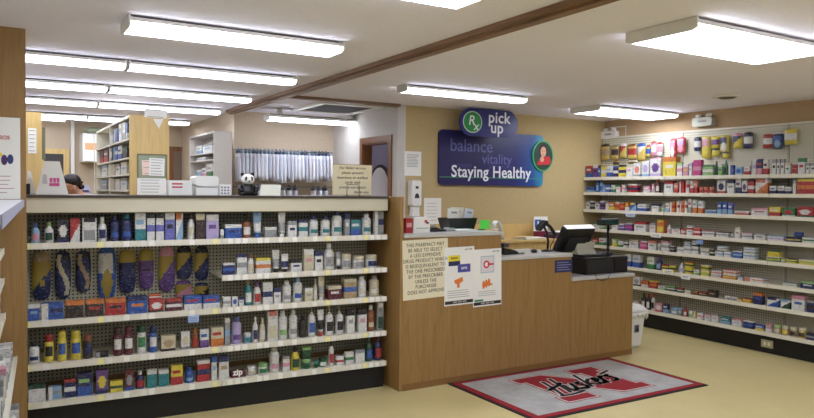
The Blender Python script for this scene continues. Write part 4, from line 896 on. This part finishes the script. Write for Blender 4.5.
# ------------------------------------------------------------------ things on the long counter top (z = 1.503)
ZC = 1.5032
def onc(name, label, cat, px, y=4.95, rz=0, group=None, z=None):
    u, _ = atG(px, 190, y-4.74); return thing(name, label, cat, gw(u, y-4.74, ZC if z is None else z), rz-GT, group)
def wpx(px0, px1, y): return atG(px1, 190, y-4.74)[0]-atG(px0, 190, y-4.74)[0]
def zpx(px, py, y): return atG(px, py, y-4.74)[1]
# tapered white display card
y = 4.93; t = onc('counter_display_card', 'tall tapered white display card with pink logo nearest the wood wall', 'sign', 51, y)
hh = zpx(50, 161, y)-ZC; X = lambda px: wpx(51, px, y)
g = B(); a0, a1, c0, c1 = X(36), X(68.5), X(44.5), X(60)
g.raw([(a0, 0, 0), (a1, 0, 0), (c1, .03, hh), (c0, .03, hh), (a0, .16, 0), (a1, .16, 0), (c1, .045, hh), (c0, .045, hh)], [(0, 1, 2, 3), (5, 4, 7, 6), (3, 2, 6, 7), (0, 3, 7, 4), (1, 5, 6, 2), (0, 4, 5, 1)], PAPER); g.build('folded_card', t)
g = B(); PK = mat((206, 84, 140), .6, name='pink_print')
g.raw([(x, y2-.0015+z_*.03/hh*0+ (z_/hh)*.03, z_) for x, y2, z_ in ((-.01, 0, .055), (.05, 0, .055), (.05, 0, .075), (-.01, 0, .075))], [(0, 1, 2, 3)], PK)
for dx_ in (.0, .02, .04): g.raw([(x, (z_/hh)*.03-.0015, z_) for x, z_ in ((dx_-.006, .078), (dx_+.008, .078), (dx_+.010, .108), (dx_-.008, .108))], [(0, 1, 2, 3)], PK)
g.raw([(x, (z_/hh)*.03-.0015, z_) for x, z_ in ((-.05, .07), (-.02, .07), (-.025, .13), (-.045, .13))], [(0, 1, 2, 3)], mat((196, 190, 186), .6)); g.build('pink_logo', t)
t = onc('small_card', 'small white folded card between the wood wall and the tapered display', 'sign', 31, 5.12)
g = B(); g.raw([(-.03, 0, 0), (.03, 0, 0), (0, .02, .15), (-.02, .02, .16), (-.03, .07, 0), (.03, .07, 0)], [(0, 1, 2, 3), (5, 4, 3, 2), (0, 3, 4), (1, 5, 2), (0, 4, 5, 1)], PAPER); g.build('folded_card', t)
box('dark_stand', t, -.036, -.005, -.03, -.012, 0, .07, BLK)
def cbox(name, label, cat, px0, px1, pyt, y, d, m=WHT, kids=None):
    p = (px0+px1)/2; t = onc(name, label, cat, p, y); w_ = wpx(px0, px1, y)/2; h_ = zpx(p, pyt, y)-ZC
    box('box_body', t, -w_, w_, 0, d, 0, h_, m, .003); return t, w_, h_
t, w_, h_ = cbox('supply_carton', 'white carton with two red stripes on the long counter top', 'carton', 168.5, 192, 180.5, 4.95, .10)
g = B(); g.box(-w_*.7, w_*.2, -.001, -.0001, h_*.72, h_*.82, RED); g.box(-w_*.7, w_*.2, -.001, -.0001, h_*.5, h_*.6, RED); g.build('red_stripes', t)
t, w_, h_ = cbox('label_printer', 'boxy white machine with a rounded lid beside the striped carton', 'printer', 196, 218, 186.5, 4.93, .2)
B().prism(rrect(-w_*1.04, w_*1.04, h_+.001, h_+.075, .02), -.01, .2, WHT).build('lid', t)
box('slot', t, -w_*.9, w_*.9, -.0015, -.0002, h_*.86, h_*.9, GREYINK)
t, w_, h_ = cbox('calendar', 'small white desk calendar between the white machine and the panda', 'calendar', 219.5, 231, 184.5, 4.96, .012, PAPER)
g = B()
for i in range(3):
    for j in range(3): g.box(-w_*.75+w_*.55*i, -w_*.75+w_*.55*i+w_*.35, -.001, -.0001, h_*(.12+.27*j), h_*(.12+.27*j)+.012, mat((120, 130, 150), .6))
g.build('printed_grid', t); box('prop', t, -w_*.3, w_*.3, .0125, .05, 0, .006, PAPER)
# panda
t = onc('panda_figure', 'small black and white panda figure sitting on the counter top', 'figurine', 247.5, 4.95)
BK = mat((12, 12, 14), .45, name='panda_black'); PW = mat((236, 234, 228), .6, name='panda_white')
g = B(); g.lathe([(.055, 0), (.072, .012), (.070, .035), (.055, .065), (.040, .082), (.02, .09)], BK, 22, 1, .75); g.build('body', t)
g = B(); g.ball((0, -.005, .118), .044, PW, 20, 12, 1.12, .95, .92); g.build('head', t)
for s in (-1, 1):
    g = B(); g.ball((s*.038, .004, .157), .014, BK); g.build('ear', t)
    g = B(); g.ball((s*.019, -.038, .122), .0135, BK, sx=.85, sy=.5, sz=1.25); g.build('eye_patch', t)
    g = B(); g.tube([(s*.052, -.01, .07), (s*.062, -.03, .045), (s*.045, -.05, .03)], [.016, .018, .013], BK, 10); g.build('arm', t)
    g = B(); g.ball((s*.045, -.05, .0145), .019, BK, sz=.75); g.build('foot', t)
g = B(); g.ball((0, -.047, .104), .006, BK); g.build('nose', t)
# white leaning card
t = onc('folded_card', 'blank slanted white card standing right of the panda', 'card', 270, 4.97)
g = B(); g.raw([(-.085, 0, 0), (.070, -.03, 0), (.085, 0, .083), (-.055, .03, .083), (-.085, .003, 0), (.070, -.027, 0), (.085, .003, .083), (-.055, .033, .083)], [(0, 1, 2, 3), (5, 4, 7, 6), (3, 2, 6, 7), (0, 3, 7, 4), (1, 5, 6, 2), (0, 4, 5, 1)], mat((226, 224, 206), .7)); g.build('card', t)
g = B(); g.raw([(-.055, .033, .0), (.06, .01, 0), (.06, .07, 0), (-.055, .09, 0), (-.055, .035, .075), (.06, .012, .075)], [(0, 1, 5, 4), (3, 2, 5, 4), (0, 4, 3), (1, 2, 5)], PAPER); g.build('rear_leaf', t)
# sign in wire stand
y = 4.93; t = onc('faster_service_sign', 'cream faster service sign held in a thin wire stand', 'sign', 352.5, y)
w_ = wpx(332.5, 372, y)/2; h_ = zpx(352, 164.5, y)-ZC
CRM = mat((232, 220, 184), .7, name='cream_card')
box('sign_card', t, -w_, w_, 0, .004, .004, h_, CRM); g = B()
for a in ((-w_, w_, h_-.004, h_-.001), (-w_, w_, .006, .009)): g.box(a[0]+.003, a[1]-.003, -.001, -.0002, a[2], a[3], mat((150, 110, 70), .6, name='brown_line'))
for s in (-1, 1): g.box(s*w_-.004 if s > 0 else -w_+.002, s*w_-.002 if s > 0 else -w_+.004, -.001, -.0002, .009, h_-.004, mat((150, 110, 70), .6, name='brown_line'))
g.build('border_line', t)
BRN = mat((96, 58, 44), .7, name='brown_ink')
for i, s in enumerate(('For faster service', 'please present', 'insurance or welfare', 'cards with', 'your prescription', 'thank you')):
    text('lettering', s, .030, BRN, t, (0 if i < 5 else w_*.45, -.001, h_*(.89-.153*i)), UPR, 0, shear=.1, space=1.05)
g = B(); g.tube([(-.05, -.006, .004), (-.05, -.006, .09), (.055, -.006, .09), (.055, -.006, .004)], .0022, BLK, 6); g.tube([(-.05, -.03, .004), (-.05, .06, .004), (.055, .06, .004), (.055, -.03, .004)], .0022, BLK, 6); g.build('wire_stand', t)

# ------------------------------------------------------------------ left aisle shelving, turned a little
RZL = -radians(3.33)
t = thing('aisle_shelving', 'white topped aisle shelving seen end on at the wood wall', 'shelving', (.135, 4.585, 0), RZL)
box('kickplate', t, -.42, -.06, -2.5, 0, 0, .12, KICK); box('back_panel', t, -.45, -.425, -2.5, 0, .12, 1.44, PEGW)
o = box('top_board', t, -.45, .035, -2.5, .012 if False else -.001, 1.452, 1.478, mat((226, 228, 232), .4, name='white_laminate')); box('edge_strip', t, .0355, .040, -2.5, -.001, 1.44, 1.478, mat((150, 150, 172), .5, name='grey_lilac_edge'))
LZ = [(.20, .03), (.575, 0), (.83, -.055), (1.03, -.06), (1.20, -.06)]
Mx = Matrix.Translation(t.location) @ Matrix.Rotation(RZL, 4, 'Z')
ks = ['c', 'c', 'b', 'c', 't', 'c', 'f', 'c']; cs = ['whl', 'wkh', 'whw', 'wbn', 'whp', 'whu', 'wcw', 'hwk']
for q_, (z, lx) in enumerate(LZ):
    s_ = box('shelf', t, -.424, lx-.006, -2.5, -.001, z-.018, z, CREAM); box('price_rail', s_, lx-.0055, lx, -2.5, -.001, z-.03, z+.003, CREAM)
    out = []; yy = -.05; r = random.Random(q_+3); i = 0
    while yy > -1.75:
        w_ = r.choice((.06, .075, .09)); k = ks[(i*3+q_) % 8]; c = cs[(i+q_*2) % 8]; h_ = min(r.uniform(.09, .16) if k != 'c' else r.uniform(.07, .15), .15)
        p = Mx @ Vector((lx-.055, yy-w_/2, z+.0006)); u = thing(KN[k][0], '', KN[k][1], p, RZL+pi/2, 'products on the aisle shelving')
        if k == 'c': mk_carton(u, w_*.93, .07, h_, c, (i+q_) % 6)
        else: mk_bottle(u, min(w_, .06)*.95, .05, h_, c, k)
        out.append((u, describe((0, 0, 0, k, c), w_*.93, h_))); yy -= w_+.008; i += 1
    out.reverse()
    finish_labels(out, ['lowest', 'second lowest', 'middle', 'fourth', 'highest'][q_]+' aisle shelf')
# poster on the wood wall
a = at(0, 116, 1, 4.595); b2 = at(20.5, 195, 1, 4.595); w_ = .26; zb = 1.481; zt_ = at(20, 118, 1, 4.595)[2]
t = thing('wall_poster', 'white flu shot poster taped on the wood wall end', 'poster', (b2[0]-w_/2, 4.5985, (zb+zt_)/2)); h_ = zt_-zb
box('sheet', t, -w_/2, w_/2, -.0015, 0, -h_/2, h_/2, PAPER)
text('lettering', 'FLU SHOT SOS', .030, mat((196, 110, 116), .6, name='red_ink'), t, (-.02, -.002, h_*.25), UPR, .001)
g = B()
for cx, cz, rx, rz, m_ in ((.0, .04, .03, .018, ORG), (-.05, .045, .03, .02, RED), (.05, -.01, .016, .03, mat((70, 40, 90), .6)), (.08, -.005, .016, .028, mat((50, 60, 110), .6)), (.0, -.02, .028, .022, ORG), (.03, .02, .012, .012, YEL)):
    g.prism(oval(cx, cz, rx, rz, 18), -.0026, -.0016, m_)
g.build('printed_figures', t); lines(t, w_, h_, 5, .005, top=-.22, bot=-.42, wid=.4, seed=9, m=mat((190, 150, 156), .7))

# ------------------------------------------------------------------ pharmacy behind the counter
def unitbox(t, nm, x0, x1, y0, y1, z0, z1, m): return wbox(nm, t, x0, x1, y0, y1, z0, z1, m)
# tall unit with the oak end panel
UX0, UX1, UY0, UY1, UH = 1.015, 1.325, 6.20, at(96.3, 150, 0, 1.015)[1], 2.165
t = thing('pharmacy_shelving', 'long pharmacy shelving with a light oak end panel and notice window', 'shelving', (1.17, 7.9, 0), 0, 'pharmacy shelving units')
unitbox(t, 'oak_end_panel', UX0-.005, UX1+.005, UY0, UY0+.025, 0, UH, OAKL)
unitbox(t, 'back_panel', UX1-.02, UX1, UY0+.0255, UY1, 0, UH-.02, CREAM)
unitbox(t, 'top_panel', UX0, UX1, UY0+.0255, UY1, UH-.0195, UH, CREAM)
SZ = [.15, .5, .85, at(120, 190, 0, UX0)[2], at(120, 174.5, 0, UX0)[2], at(120, 159, 0, UX0)[2], at(120, 141, 0, UX0)[2]]
for z in SZ: unitbox(t, 'shelf', UX0, UX1-.021, UY0+.0255, UY1, z-.015, z, CREAM)
for yy in (7.3, 8.45, UY1-.02): unitbox(t, 'divider', UX0+.002, UX1-.021, yy, yy+.015, 0.001, UH-.02, CREAM) if yy == UY1-.02 else unitbox(t, 'upright', UX0-.006, UX0-.0005, yy, yy+.03, 0, UH-.02, CREAM)
a = at(138.5, 155, 1, UY0); b2 = at(165.5, 196, 1, UY0)
unitbox(t, 'notice_window', a[0], b2[0], UY0-.006, UY0-.0005, b2[2], a[2], mat((150, 160, 132), .25, name='greenish_glass'))
for q_ in ((a[0]-.012, a[0]-.0005, b2[2], a[2]+.012), (b2[0]+.0005, b2[0]+.012, b2[2], a[2]+.012), (a[0], b2[0], a[2]+.0005, a[2]+.012)):
    unitbox(t, 'window_frame', q_[0], q_[1], UY0-.01, UY0-.0005, q_[2], q_[3], mat((120, 112, 80), .5, name='olive_frame'))
def pin(label, px0, px1, py0, py1, y, tilt=0, n=5, m=PAPER, seed=1):
    t, w_, h_ = flatsheet('pinned_paper', label, 'paper', px0, px1, py0, py1, y, m=m, tilt=tilt, group='papers on the oak end panels')
    if n: lines(t, w_, h_, n, .005, seed=seed)
    return t
pin('white sheet pinned upper right in the end panel window', 149, 164.5, 158, 176, UY0-.008, .03, 6, seed=2)
pin('pinkish sheet half behind the upper sheet in the window', 142, 153, 160, 175, UY0-.0065, -.05, 3, mat((236, 206, 190), .8), 3)
pin('wide white sheet at the foot of the end panel window', 137, 166, 178, 197, UY0-.0115, 0, 6, seed=4)
pin('white printed strip taped at the top of the oak end panel', 144.5, 167, 108.5, 118.5, UY0-.002, .02, 2, seed=5)
g = B(); a = at(153, 119, 1, UY0-.002); b2 = at(163.5, 119, 1, UY0-.002); c2 = at(159, 129, 1, UY0-.002)
g.prism([(a[0], a[2]), (b2[0], b2[2]), (c2[0], c2[2])], UY0-.004, UY0-.002, PAPER); tag(g.build('paper_pennant'), 'white triangular pennant below the taped strip on the oak end panel', 'paper', 'papers on the oak end panels')
# second unit near the wood wall
t = thing('pharmacy_shelving', 'pharmacy shelving with plain light oak end just beside the wood wall', 'shelving', (.15, 6.0, 0), 0, 'pharmacy shelving units')
unitbox(t, 'oak_end_panel', -.10, .325, 5.60, 5.625, 0, 2.08, OAKL); unitbox(t, 'back_panel', -.095, -.075, 5.6255, 6.45, 0, 2.06, CREAM); unitbox(t, 'top_panel', -.095, .315, 5.6255, 6.45, 2.0605, 2.08, CREAM)
for z in (.15, .5, .85, 1.2, 1.5, 1.8): unitbox(t, 'shelf', -.0745, .31, 5.6255, 6.45, z-.015, z, CREAM)
pin('white page taped on the plain oak end panel', 28, 36.5, 128, 153.5, 5.5985, 0, 6, seed=6)
p = at(48.5, 143, 1, 6.0); tt = thing('file_holder', 'olive file holder clipped to the side of the shelving', 'holder', (.336, 5.95, p[2]-.13)); box('holder_shell', tt, -.01, .030, -.05, .05, 0, .24, mat((120, 120, 92), .5, name='olive_plastic')); box('holder_front', tt, -.008, .006, -.052, -.0505, .0, .20, mat((206, 200, 60), .6, name='yellow_paper'))
# things on the long unit, front side facing -X
def unit_items(items, label_place, group):
    out = []
    for (x0, x1, yt, si, nm, c) in items:
        a = at(x0, yt, 0, UX0+.01); b2 = at(x1, yt, 0, UX0+.01); z = SZ[si]; zt = at((x0+x1)/2, yt, 0, UX0+.01)[2]
        h = max(.04, zt-z)
        if si+1 < len(SZ): h = min(h, SZ[si+1]-z-.03)
        else: h = min(h, UH-.03-z)
        w_ = (a[1]-b2[1])*.92; u = thing(nm, '', nm.replace('_', ' '), (UX0+.13, (a[1]+b2[1])/2, z+.0006), -pi/2, group)
        mk_carton(u, w_, .22, h, c[:3], int(c[3])); out.append((u, ' and '.join(dict.fromkeys(PAL[x][0] for x in c[:2]))+' '+nm.replace('_', ' ')))
    finish_labels(out, label_place)
V = {6: [(117.5, 120.5, 122, 'binder', 'cwh1'), (121, 124, 122, 'binder', 'whc1'), (124.3, 126.2, 124, 'binder', 'bwn1'), (112.8, 116.5, 129, 'binder', 'bwb3'), (109, 112.3, 132, 'storage_box', 'whw0')],
     5: [(121, 126, 148, 'storage_box', 'kGk0'), (116.5, 120.5, 146, 'storage_box', 'wbk1'), (112, 116, 144, 'binder', 'blw3'), (107.5, 111.5, 146, 'storage_box', 'Gwk2'), (102.5, 107, 143, 'binder', 'mrw1'), (98.5, 102, 146, 'binder', 'mrm1')],
     4: [(119.5, 125.5, 162, 'storage_box', 'wch0'), (114.5, 118.5, 164, 'storage_box', 'whk0'), (107, 113.5, 162, 'storage_box', 'chc7'), (101, 106, 164, 'storage_box', 'wlh0')],
     3: [(119.5, 125.5, 178, 'storage_box', 'whl0'), (114, 118.5, 179, 'storage_box', 'wcw0'), (107, 113.5, 176, 'storage_box', 'chw7'), (100, 106, 180, 'storage_box', 'hlw0')]}
for si, its in V.items(): unit_items([(x0, x1, yt, si, nm, c) for x0, x1, yt, nm, c in its], {6: 'top', 5: 'second', 4: 'third', 3: 'fourth'}[si]+' pharmacy shelf', 'boxes and binders on the pharmacy shelving')
# wall cabinet on the rear wall
a = at(83, 133, 1, 10.2); b2 = at(103, 162, 1, 10.2)
t = thing('wall_cabinet', 'white wall cabinet with a tan panel on the far rear wall', 'cabinet', ((a[0]+b2[0])/2, 10.4, b2[2])); w_ = (b2[0]-a[0])/2; h_ = a[2]-b2[2]
box('cabinet_body', t, -w_, w_, -.17, .199, 0, h_, WHT); box('door', t, -w_+.01, -.004, -.185, -.1705, .01, h_-.01, WHT); box('door', t, .004, w_-.01, -.185, -.1705, .01, h_-.01, WHT)
box('tan_panel', t, -w_*.8, w_*.4, -.19, -.1855, h_*.42, h_*.66, mat((206, 160, 110), .6, name='tan_card'))
t = thing('supply_bundle', 'greenish bundle of supplies on top of the far wall cabinet', 'supplies', (t.location.x+.05, 10.4, a[2]+.001)); g = B(); g.ball((0, 0, .05), .08, mat((150, 156, 130), .7), sx=1.8, sy=1.2, sz=.62); g.build('wrapped_pack', t); box('band', t, -.02, .02, -.1, .1, .1, .104, CREAM)
# person bent over behind the counter
def skin_body(name, joints, bones, root, m, parent=None):
    me = bpy.data.meshes.new(name); me.from_pydata([j[0] for j in joints], bones, []); me.materials.append(m)
    o = bpy.data.objects.new(name, me); COL.objects.link(o); o.parent = parent
    md = o.modifiers.new('skin', 'SKIN'); md.use_smooth_shade = True
    for i, j in enumerate(joints):
        sv = me.skin_vertices[0].data[i]; r_ = j[1]; sv.radius = (r_, r_) if not isinstance(r_, tuple) else r_; sv.use_root = (i == root)
    o.modifiers.new('sub', 'SUBSURF').levels = 1; o.modifiers['sub'].render_levels = 2
    return o
PYY = 7.0; hp = at(72.5, 183, 1, PYY)
t = thing('person', 'person with dark hair in a bun, olive top, bending over work behind the counter', 'person', (hp[0]+.12, PYY, 0))
SKIN = mat((196, 146, 118), .6, name='skin'); OLV = mat((150, 128, 84), .8, name='olive_cloth'); HAIR = mat((34, 24, 22), .5, name='dark_hair'); TRS = mat((40, 42, 54), .8, name='dark_trousers')
hx, hzz = -.14, hp[2]-.012       # head centre in local space; person faces -X
J = [((.06, 0, .93), (.13, .16)), ((.06, 0, 1.08), (.11, .14)), ((.05, 0, 1.26), (.12, .165)), ((.01, 0, 1.40), (.08, .13)), ((-.04, 0, 1.47), .052), ((hx+.02, 0, hzz-.06), .050), ((hx, 0, hzz-.01), .085), ((hx, 0, hzz+.03), .085)]
Bn = [(0, 1), (1, 2), (2, 3), (3, 4), (4, 5), (5, 6), (6, 7)]
for s in (-1, 1):
    n0 = len(J)
    J += [((.01, s*.17, 1.37), .055), ((-.05, s*.22, 1.12), .042), ((-.28, s*.15, 1.04), .030), ((-.345, s*.14, 1.035), .032)]
    Bn += [(3, n0), (n0, n0+1), (n0+1, n0+2), (n0+2, n0+3)]
    for k in range(4):
        J += [((-.40, s*(.115+.018*k), 1.03), .0095), ((-.435+.006*abs(k-1.5), s*(.113+.019*k), 1.012), .008)]; Bn += [(n0+3, len(J)-2), (len(J)-2, len(J)-1)]
    J += [((-.34, s*.10, 1.03), .011), ((-.375, s*.085, 1.018), .009)]; Bn += [(n0+2, len(J)-2), (len(J)-2, len(J)-1)]
    n1 = len(J)
    J += [((.06, s*.10, .84), .085), ((.05, s*.105, .48), .055), ((.08, s*.11, .09), .038), ((.06, s*.11, .045), .04), ((-.09, s*.12, .035), .032)]
    Bn += [(0, n1), (n1, n1+1), (n1+1, n1+2), (n1+2, n1+3), (n1+3, n1+4)]
skin_body('body', J, Bn, 0, SKIN, t)
K = [((.06, 0, .90), (.145, .175)), ((.06, 0, 1.08), (.13, .155)), ((.05, 0, 1.26), (.138, .18)), ((.01, 0, 1.405), (.09, .15)), ((-.035, 0, 1.455), .068)]; Kb = [(0, 1), (1, 2), (2, 3), (3, 4)]
for s in (-1, 1):
    n0 = len(K); K += [((.01, s*.17, 1.37), .072), ((-.04, s*.215, 1.16), .058)]; Kb += [(3, n0), (n0, n0+1)]
skin_body('shirt', K, Kb, 0, OLV, t)
K = [((.06, 0, .92), (.135, .17))]; Kb = []
for s in (-1, 1):
    n0 = len(K); K += [((.06, s*.10, .82), .098), ((.05, s*.105, .48), .07), ((.08, s*.11, .10), .056)]; Kb += [(0, n0), (n0, n0+1), (n0+1, n0+2)]
skin_body('trousers', K, Kb, 0, TRS, t)
g = B(); g.ball((hx+.012, 0, hzz+.030), .085, HAIR, 22, 12, .96, 1.0, .80); g.ball((hx+.092, 0, hzz-.022), .025, HAIR, 14, 8, 1.1, 1, 1); g.tube([(hx+.07, 0, hzz+.03), (hx+.098, 0, hzz+.005)], .020, HAIR, 10); g.build('hair', t)
for s in (-1, 1):
    g = B(); g.ball((hx+.03, s*.088, hzz-.035), .018, SKIN, sx=.7, sy=.4, sz=1.4); g.build('ear', t)
    g = B(); g.ball((hx-.080, s*.032, hzz-.03), .009, INK); g.build('eye', t)
g = B(); g.ball((hx-.093, 0, hzz-.05), .014, SKIN, sx=1.2, sy=.8, sz=1.2); g.build('nose', t); g = B(); g.ball((hx-.082, 0, hzz-.082), .014, mat((160, 84, 80), .6), sx=.5, sy=1.4, sz=.4); g.build('mouth', t)
# work desk and machines deep in the pharmacy
t = thing('work_desk', 'long pharmacy work desk hidden behind the counter display', 'desk', (.35, 7.0, 0)); wbox('desk_top', t, -.4, .0+.0, 6.55, 7.6, .95, .98, OAKL) if False else None
wbox('desk_top', t, hp[0]-1.0, hp[0]-.16, 6.6, 7.5, .965, .99, OAKL); wbox('desk_side', t, hp[0]-.2, hp[0]-.175, 6.62, 7.48, 0, .964, OAKL); wbox('desk_side', t, hp[0]-.98, hp[0]-.955, 6.62, 7.48, 0, .964, OAKL)
a = at(86, 184, 1, 8.2); b2 = at(99, 196, 1, 8.2)
t = thing('filing_cabinet', 'pale filing cabinet carrying the lilac printer', 'cabinet', (min((a[0]+b2[0])/2-.02, .87), 8.4, 0)); w_ = .125; zt = 1.44
box('cabinet_body', t, -w_, w_, -.2, .2, 0, zt, WHT)
for k in range(4): d_ = box('drawer', t, -w_+.01, w_-.01, -.212, -.2005, .02+.35*k, .35+.35*k, WHT); box('handle', d_, -.05, .05, -.225, -.2125, .2+.35*k, .215+.35*k, STEEL)
t2 = thing('printer', 'pale lilac printer on the filing cabinet behind the bending person', 'printer', (t.location.x, 8.38, zt+.0005)); z_ = at(92, 185, 1, 8.3)[2]-zt
box('printer_body', t2, -.10, .085, -.12, .12, 0, z_*.7, mat((206, 202, 222), .5, name='lilac_plastic'), .004); g = B(); g.prism([(-.08, z_*.7+.0005), (.08, z_*.7+.0005), (.06, z_), (-.05, z_)], -.1, .1, mat((206, 202, 222), .5, name='lilac_plastic')); g.build('paper_cover', t2); box('paper_slot', t2, -.05, .06, -.1215, -.1202, z_*.45, z_*.6, mat((80, 76, 110), .5))
# white open shelf cabinet by the bag wall
VX0, VX1, VY0, VY1, VH = 2.07, 2.40, 7.5, 7.99, 2.17
t = thing('white_shelf_cabinet', 'white open sided shelf cabinet next to the hanging bag wall', 'cabinet', (2.24, 7.75, 0))
VY1 = 8.55; VX1 = at(232, 160, 1, 7.5)[0]
wbox('side_panel', t, VX0, VX1, VY0, VY0+.02, 0, VH, WALLW); wbox('back_panel', t, VX1-.015, VX1, VY0+.0205, VY1, 0, VH, WALLW); wbox('top_panel', t, VX0, VX1-.0155, VY0+.0205, VY1, VH-.02, VH, WALLW); wbox('far_panel', t, VX0, VX1-.0155, VY1-.02, VY1, 0, VH-.0205, WALLW)
VZ = [.3, .7, 1.1, 1.45, at(205, 177, 0, VX0)[2], at(205, 160, 0, VX0)[2], at(205, 153, 0, VX0)[2]]
for z in VZ: wbox('shelf', t, VX0+.001, VX1-.016, VY0+.0205, VY1-.021, z-.012, z, WALLW)
out = []
for px0, px1, yt, si, nm, c in ((203, 213, 144, 6, 'storage_box', 'whl0'), (197, 202, 146, 6, 'storage_box', 'wlh1'), (197, 206, 157.5, 5, 'storage_box', 'whw4'), (207, 213, 164, 4, 'storage_box', 'wgh1'), (202, 206.5, 168, 4, 'storage_box', 'wpu1'), (197, 201.5, 170, 4, 'storage_box', 'lwh0'), (205, 213, 182, 3, 'storage_box', 'wtl1'), (197, 204, 184, 3, 'storage_box', 'whl1')):
    a = at(px0, yt, 0, VX0+.02); b2 = at(px1, yt, 0, VX0+.02); z = VZ[si]; zt = at((px0+px1)/2, yt, 0, VX0+.02)[2]; h = max(.03, zt-z)
    if si+1 < len(VZ): h = min(h, VZ[si+1]-z-.02)
    y0c, y1c = max(b2[1], VY0+.025), min(a[1], VY1-.025)
    u = thing(nm, '', 'storage box', (VX0+.08, (y0c+y1c)/2, z+.0006), -pi/2, 'boxes in the white shelf cabinet'); mk_carton(u, (y1c-y0c)*.94, .13, h, c[:3], int(c[3]))
    out.append((u, ' and '.join(dict.fromkeys(PAL[x][0] for x in c[:2]))+' storage box'))
finish_labels(out, 'white cabinet')
# hanging prescription bags
BAGM = [mat(c, .35, name='bag_plastic') for c in ((232, 234, 242), (220, 222, 230), (240, 240, 244), (204, 208, 220), (224, 218, 222))]
HK = [mat(c, .5, name='hanger_plastic') for c in ((60, 84, 110), (40, 60, 84), (110, 130, 146), (150, 160, 170))]
def bag_rail(zr, x0, x1, nm):
    t = thing('bag_rail', nm, 'rail', ((x0+x1)/2, 7.80, zr), 0, 'rails for prescription bags'); l = (x1-x0)/2
    B().tube([(-l, 0, 0), (l, 0, 0)], .008, STEEL, 8).build('rod', t)
    for s in (-1, 1): g = B(); g.tube([(s*(l-.01), .0085, 0), (s*(l-.01), .219, 0)], .006, STEEL, 6); g.build('bracket', t)
    return t
bx0, bx1 = at(236, 150, 1, 7.8)[0], at(331, 150, 1, 7.8)[0]; zr = at(280, 151, 1, 7.8)[2]
bag_rail(zr, bx0-.02, bx1+.02, 'upper steel rail the prescription bags hang from'); zr2 = at(300, 187, 1, 7.8)[2]
bag_rail(zr2, bx0-.02, bx1+.02, 'lower steel rail with only bag tops showing')
r = random.Random(5)
def bag(x, zt, w_, h_, k, nm, group):
    t = thing('hanging_bag', nm, 'prescription bag', (x, 7.80, zt), r.uniform(-.03, .03), group)
    g = B(); n = 7; ny = 4; fr = []; th = w_/2
    for j in range(n+1):
        v = j/n; z = -.045-h_*v; e = th*(.35+.65*sin(min(1, v*1.35)*pi*.62)); dd = .10*(.86+.14*v)
        fr.append([(e*cos(2*pi*q/12)*(1+.12*sin(3*q+j+k)), dd*sin(2*pi*q/12), z+.006*sin(q*2.1+k)) for q in range(12)])
    vs = [p for R_ in fr for p in R_]; fs = [(j*12+q, j*12+(q+1) % 12, (j+1)*12+(q+1) % 12, (j+1)*12+q) for j in range(n) for q in range(12)]+[tuple(range(12)), tuple(n*12+q for q in range(11, -1, -1))]
    g.raw(vs, fs, BAGM[k % 5], True); g.build('bag_pouch', t)
    hm = HK[(k*7+k//3) % 4]; g = B(); g.box(-w_*.2, w_*.2, -.05, .05, -.040, -.012, hm); g.tube([(0, -.03, -.012), (0, -.024, .012), (0, 0, .018), (0, .024, .012), (0, .024, 0)], .004, hm, 6); g.build('hanger_clip', t)
n = 26; big = {6: 1, 7: 1, 16: 1, 20: 1}
NUM = 'first second third fourth fifth sixth seventh eighth ninth tenth eleventh twelfth thirteenth fourteenth fifteenth sixteenth seventeenth eighteenth nineteenth twentieth'.split()+['twenty-first', 'twenty-second', 'twenty-third', 'twenty-fourth', 'twenty-fifth', 'twenty-sixth']
for i in range(n):
    x = bx0+(bx1-bx0)*(i+.5)/n; wd = (bx1-bx0)/n
    bag(x, zr, wd*(.94 if i in big else r.uniform(.82, .92)), r.uniform(.27, .33) if i not in big else .3, 2 if i in big else i, f'{NUM[i]} white prescription bag from the panda end of the upper rail', 'prescription bags on the upper rail')
for i in range(14):
    x = bx0+.06+(bx1-bx0-.1)*(i+.5)/14
    if i in (9, 10): continue
    bag(x, zr2, .035, .2, i+3, f'{NUM[i]} white prescription bag from the panda end of the lower rail', 'prescription bags on the lower rail')
# oval mirror past the doorway
t = thing('oval_mirror', 'tall oval mirror, white with painted reflection, in a dark frame standing in the doorway', 'mirror', (at(380.5, 182, 1, 7.02)[0], 7.02, 0), radians(-26))
mz = 1.575
B().prism([(x, z) for x, z in oval(0, mz, .135, .27)], -.015, .015, mat((40, 32, 40), .5, name='dark_frame')).build('frame', t)
B().prism([(x, z) for x, z in oval(-.012, mz, .102, .235)], -.02, -.0155, mat((226, 224, 236), .5, name='reflected_white')).build('panel', t)  # mirror face painted plain white to stand for reflected light
g = B()
for s in (-1, 1): g.tube([(s*.08, .03, .03), (s*.08, .03, mz)], .014, mat((40, 32, 40), .5, name='dark_frame'), 8); g.tube([(s*.08, -.14, .012), (s*.08, .14, .012)], .012, mat((40, 32, 40), .5, name='dark_frame'), 8)
g.build('stand', t)
# ------------------------------------------------------------------ light
wd = bpy.data.worlds.new('world'); SC.world = wd; wd.use_nodes = True
wd.node_tree.nodes['Background'].inputs[0].default_value = (.78, .86, 1, 1); wd.node_tree.nodes['Background'].inputs[1].default_value = .6

SC.view_settings.view_transform = 'Standard'; SC.view_settings.look = 'None'; SC.view_settings.gamma = 1
SC.view_settings.use_curve_mapping = False; SC.view_settings.exposure = -0.38
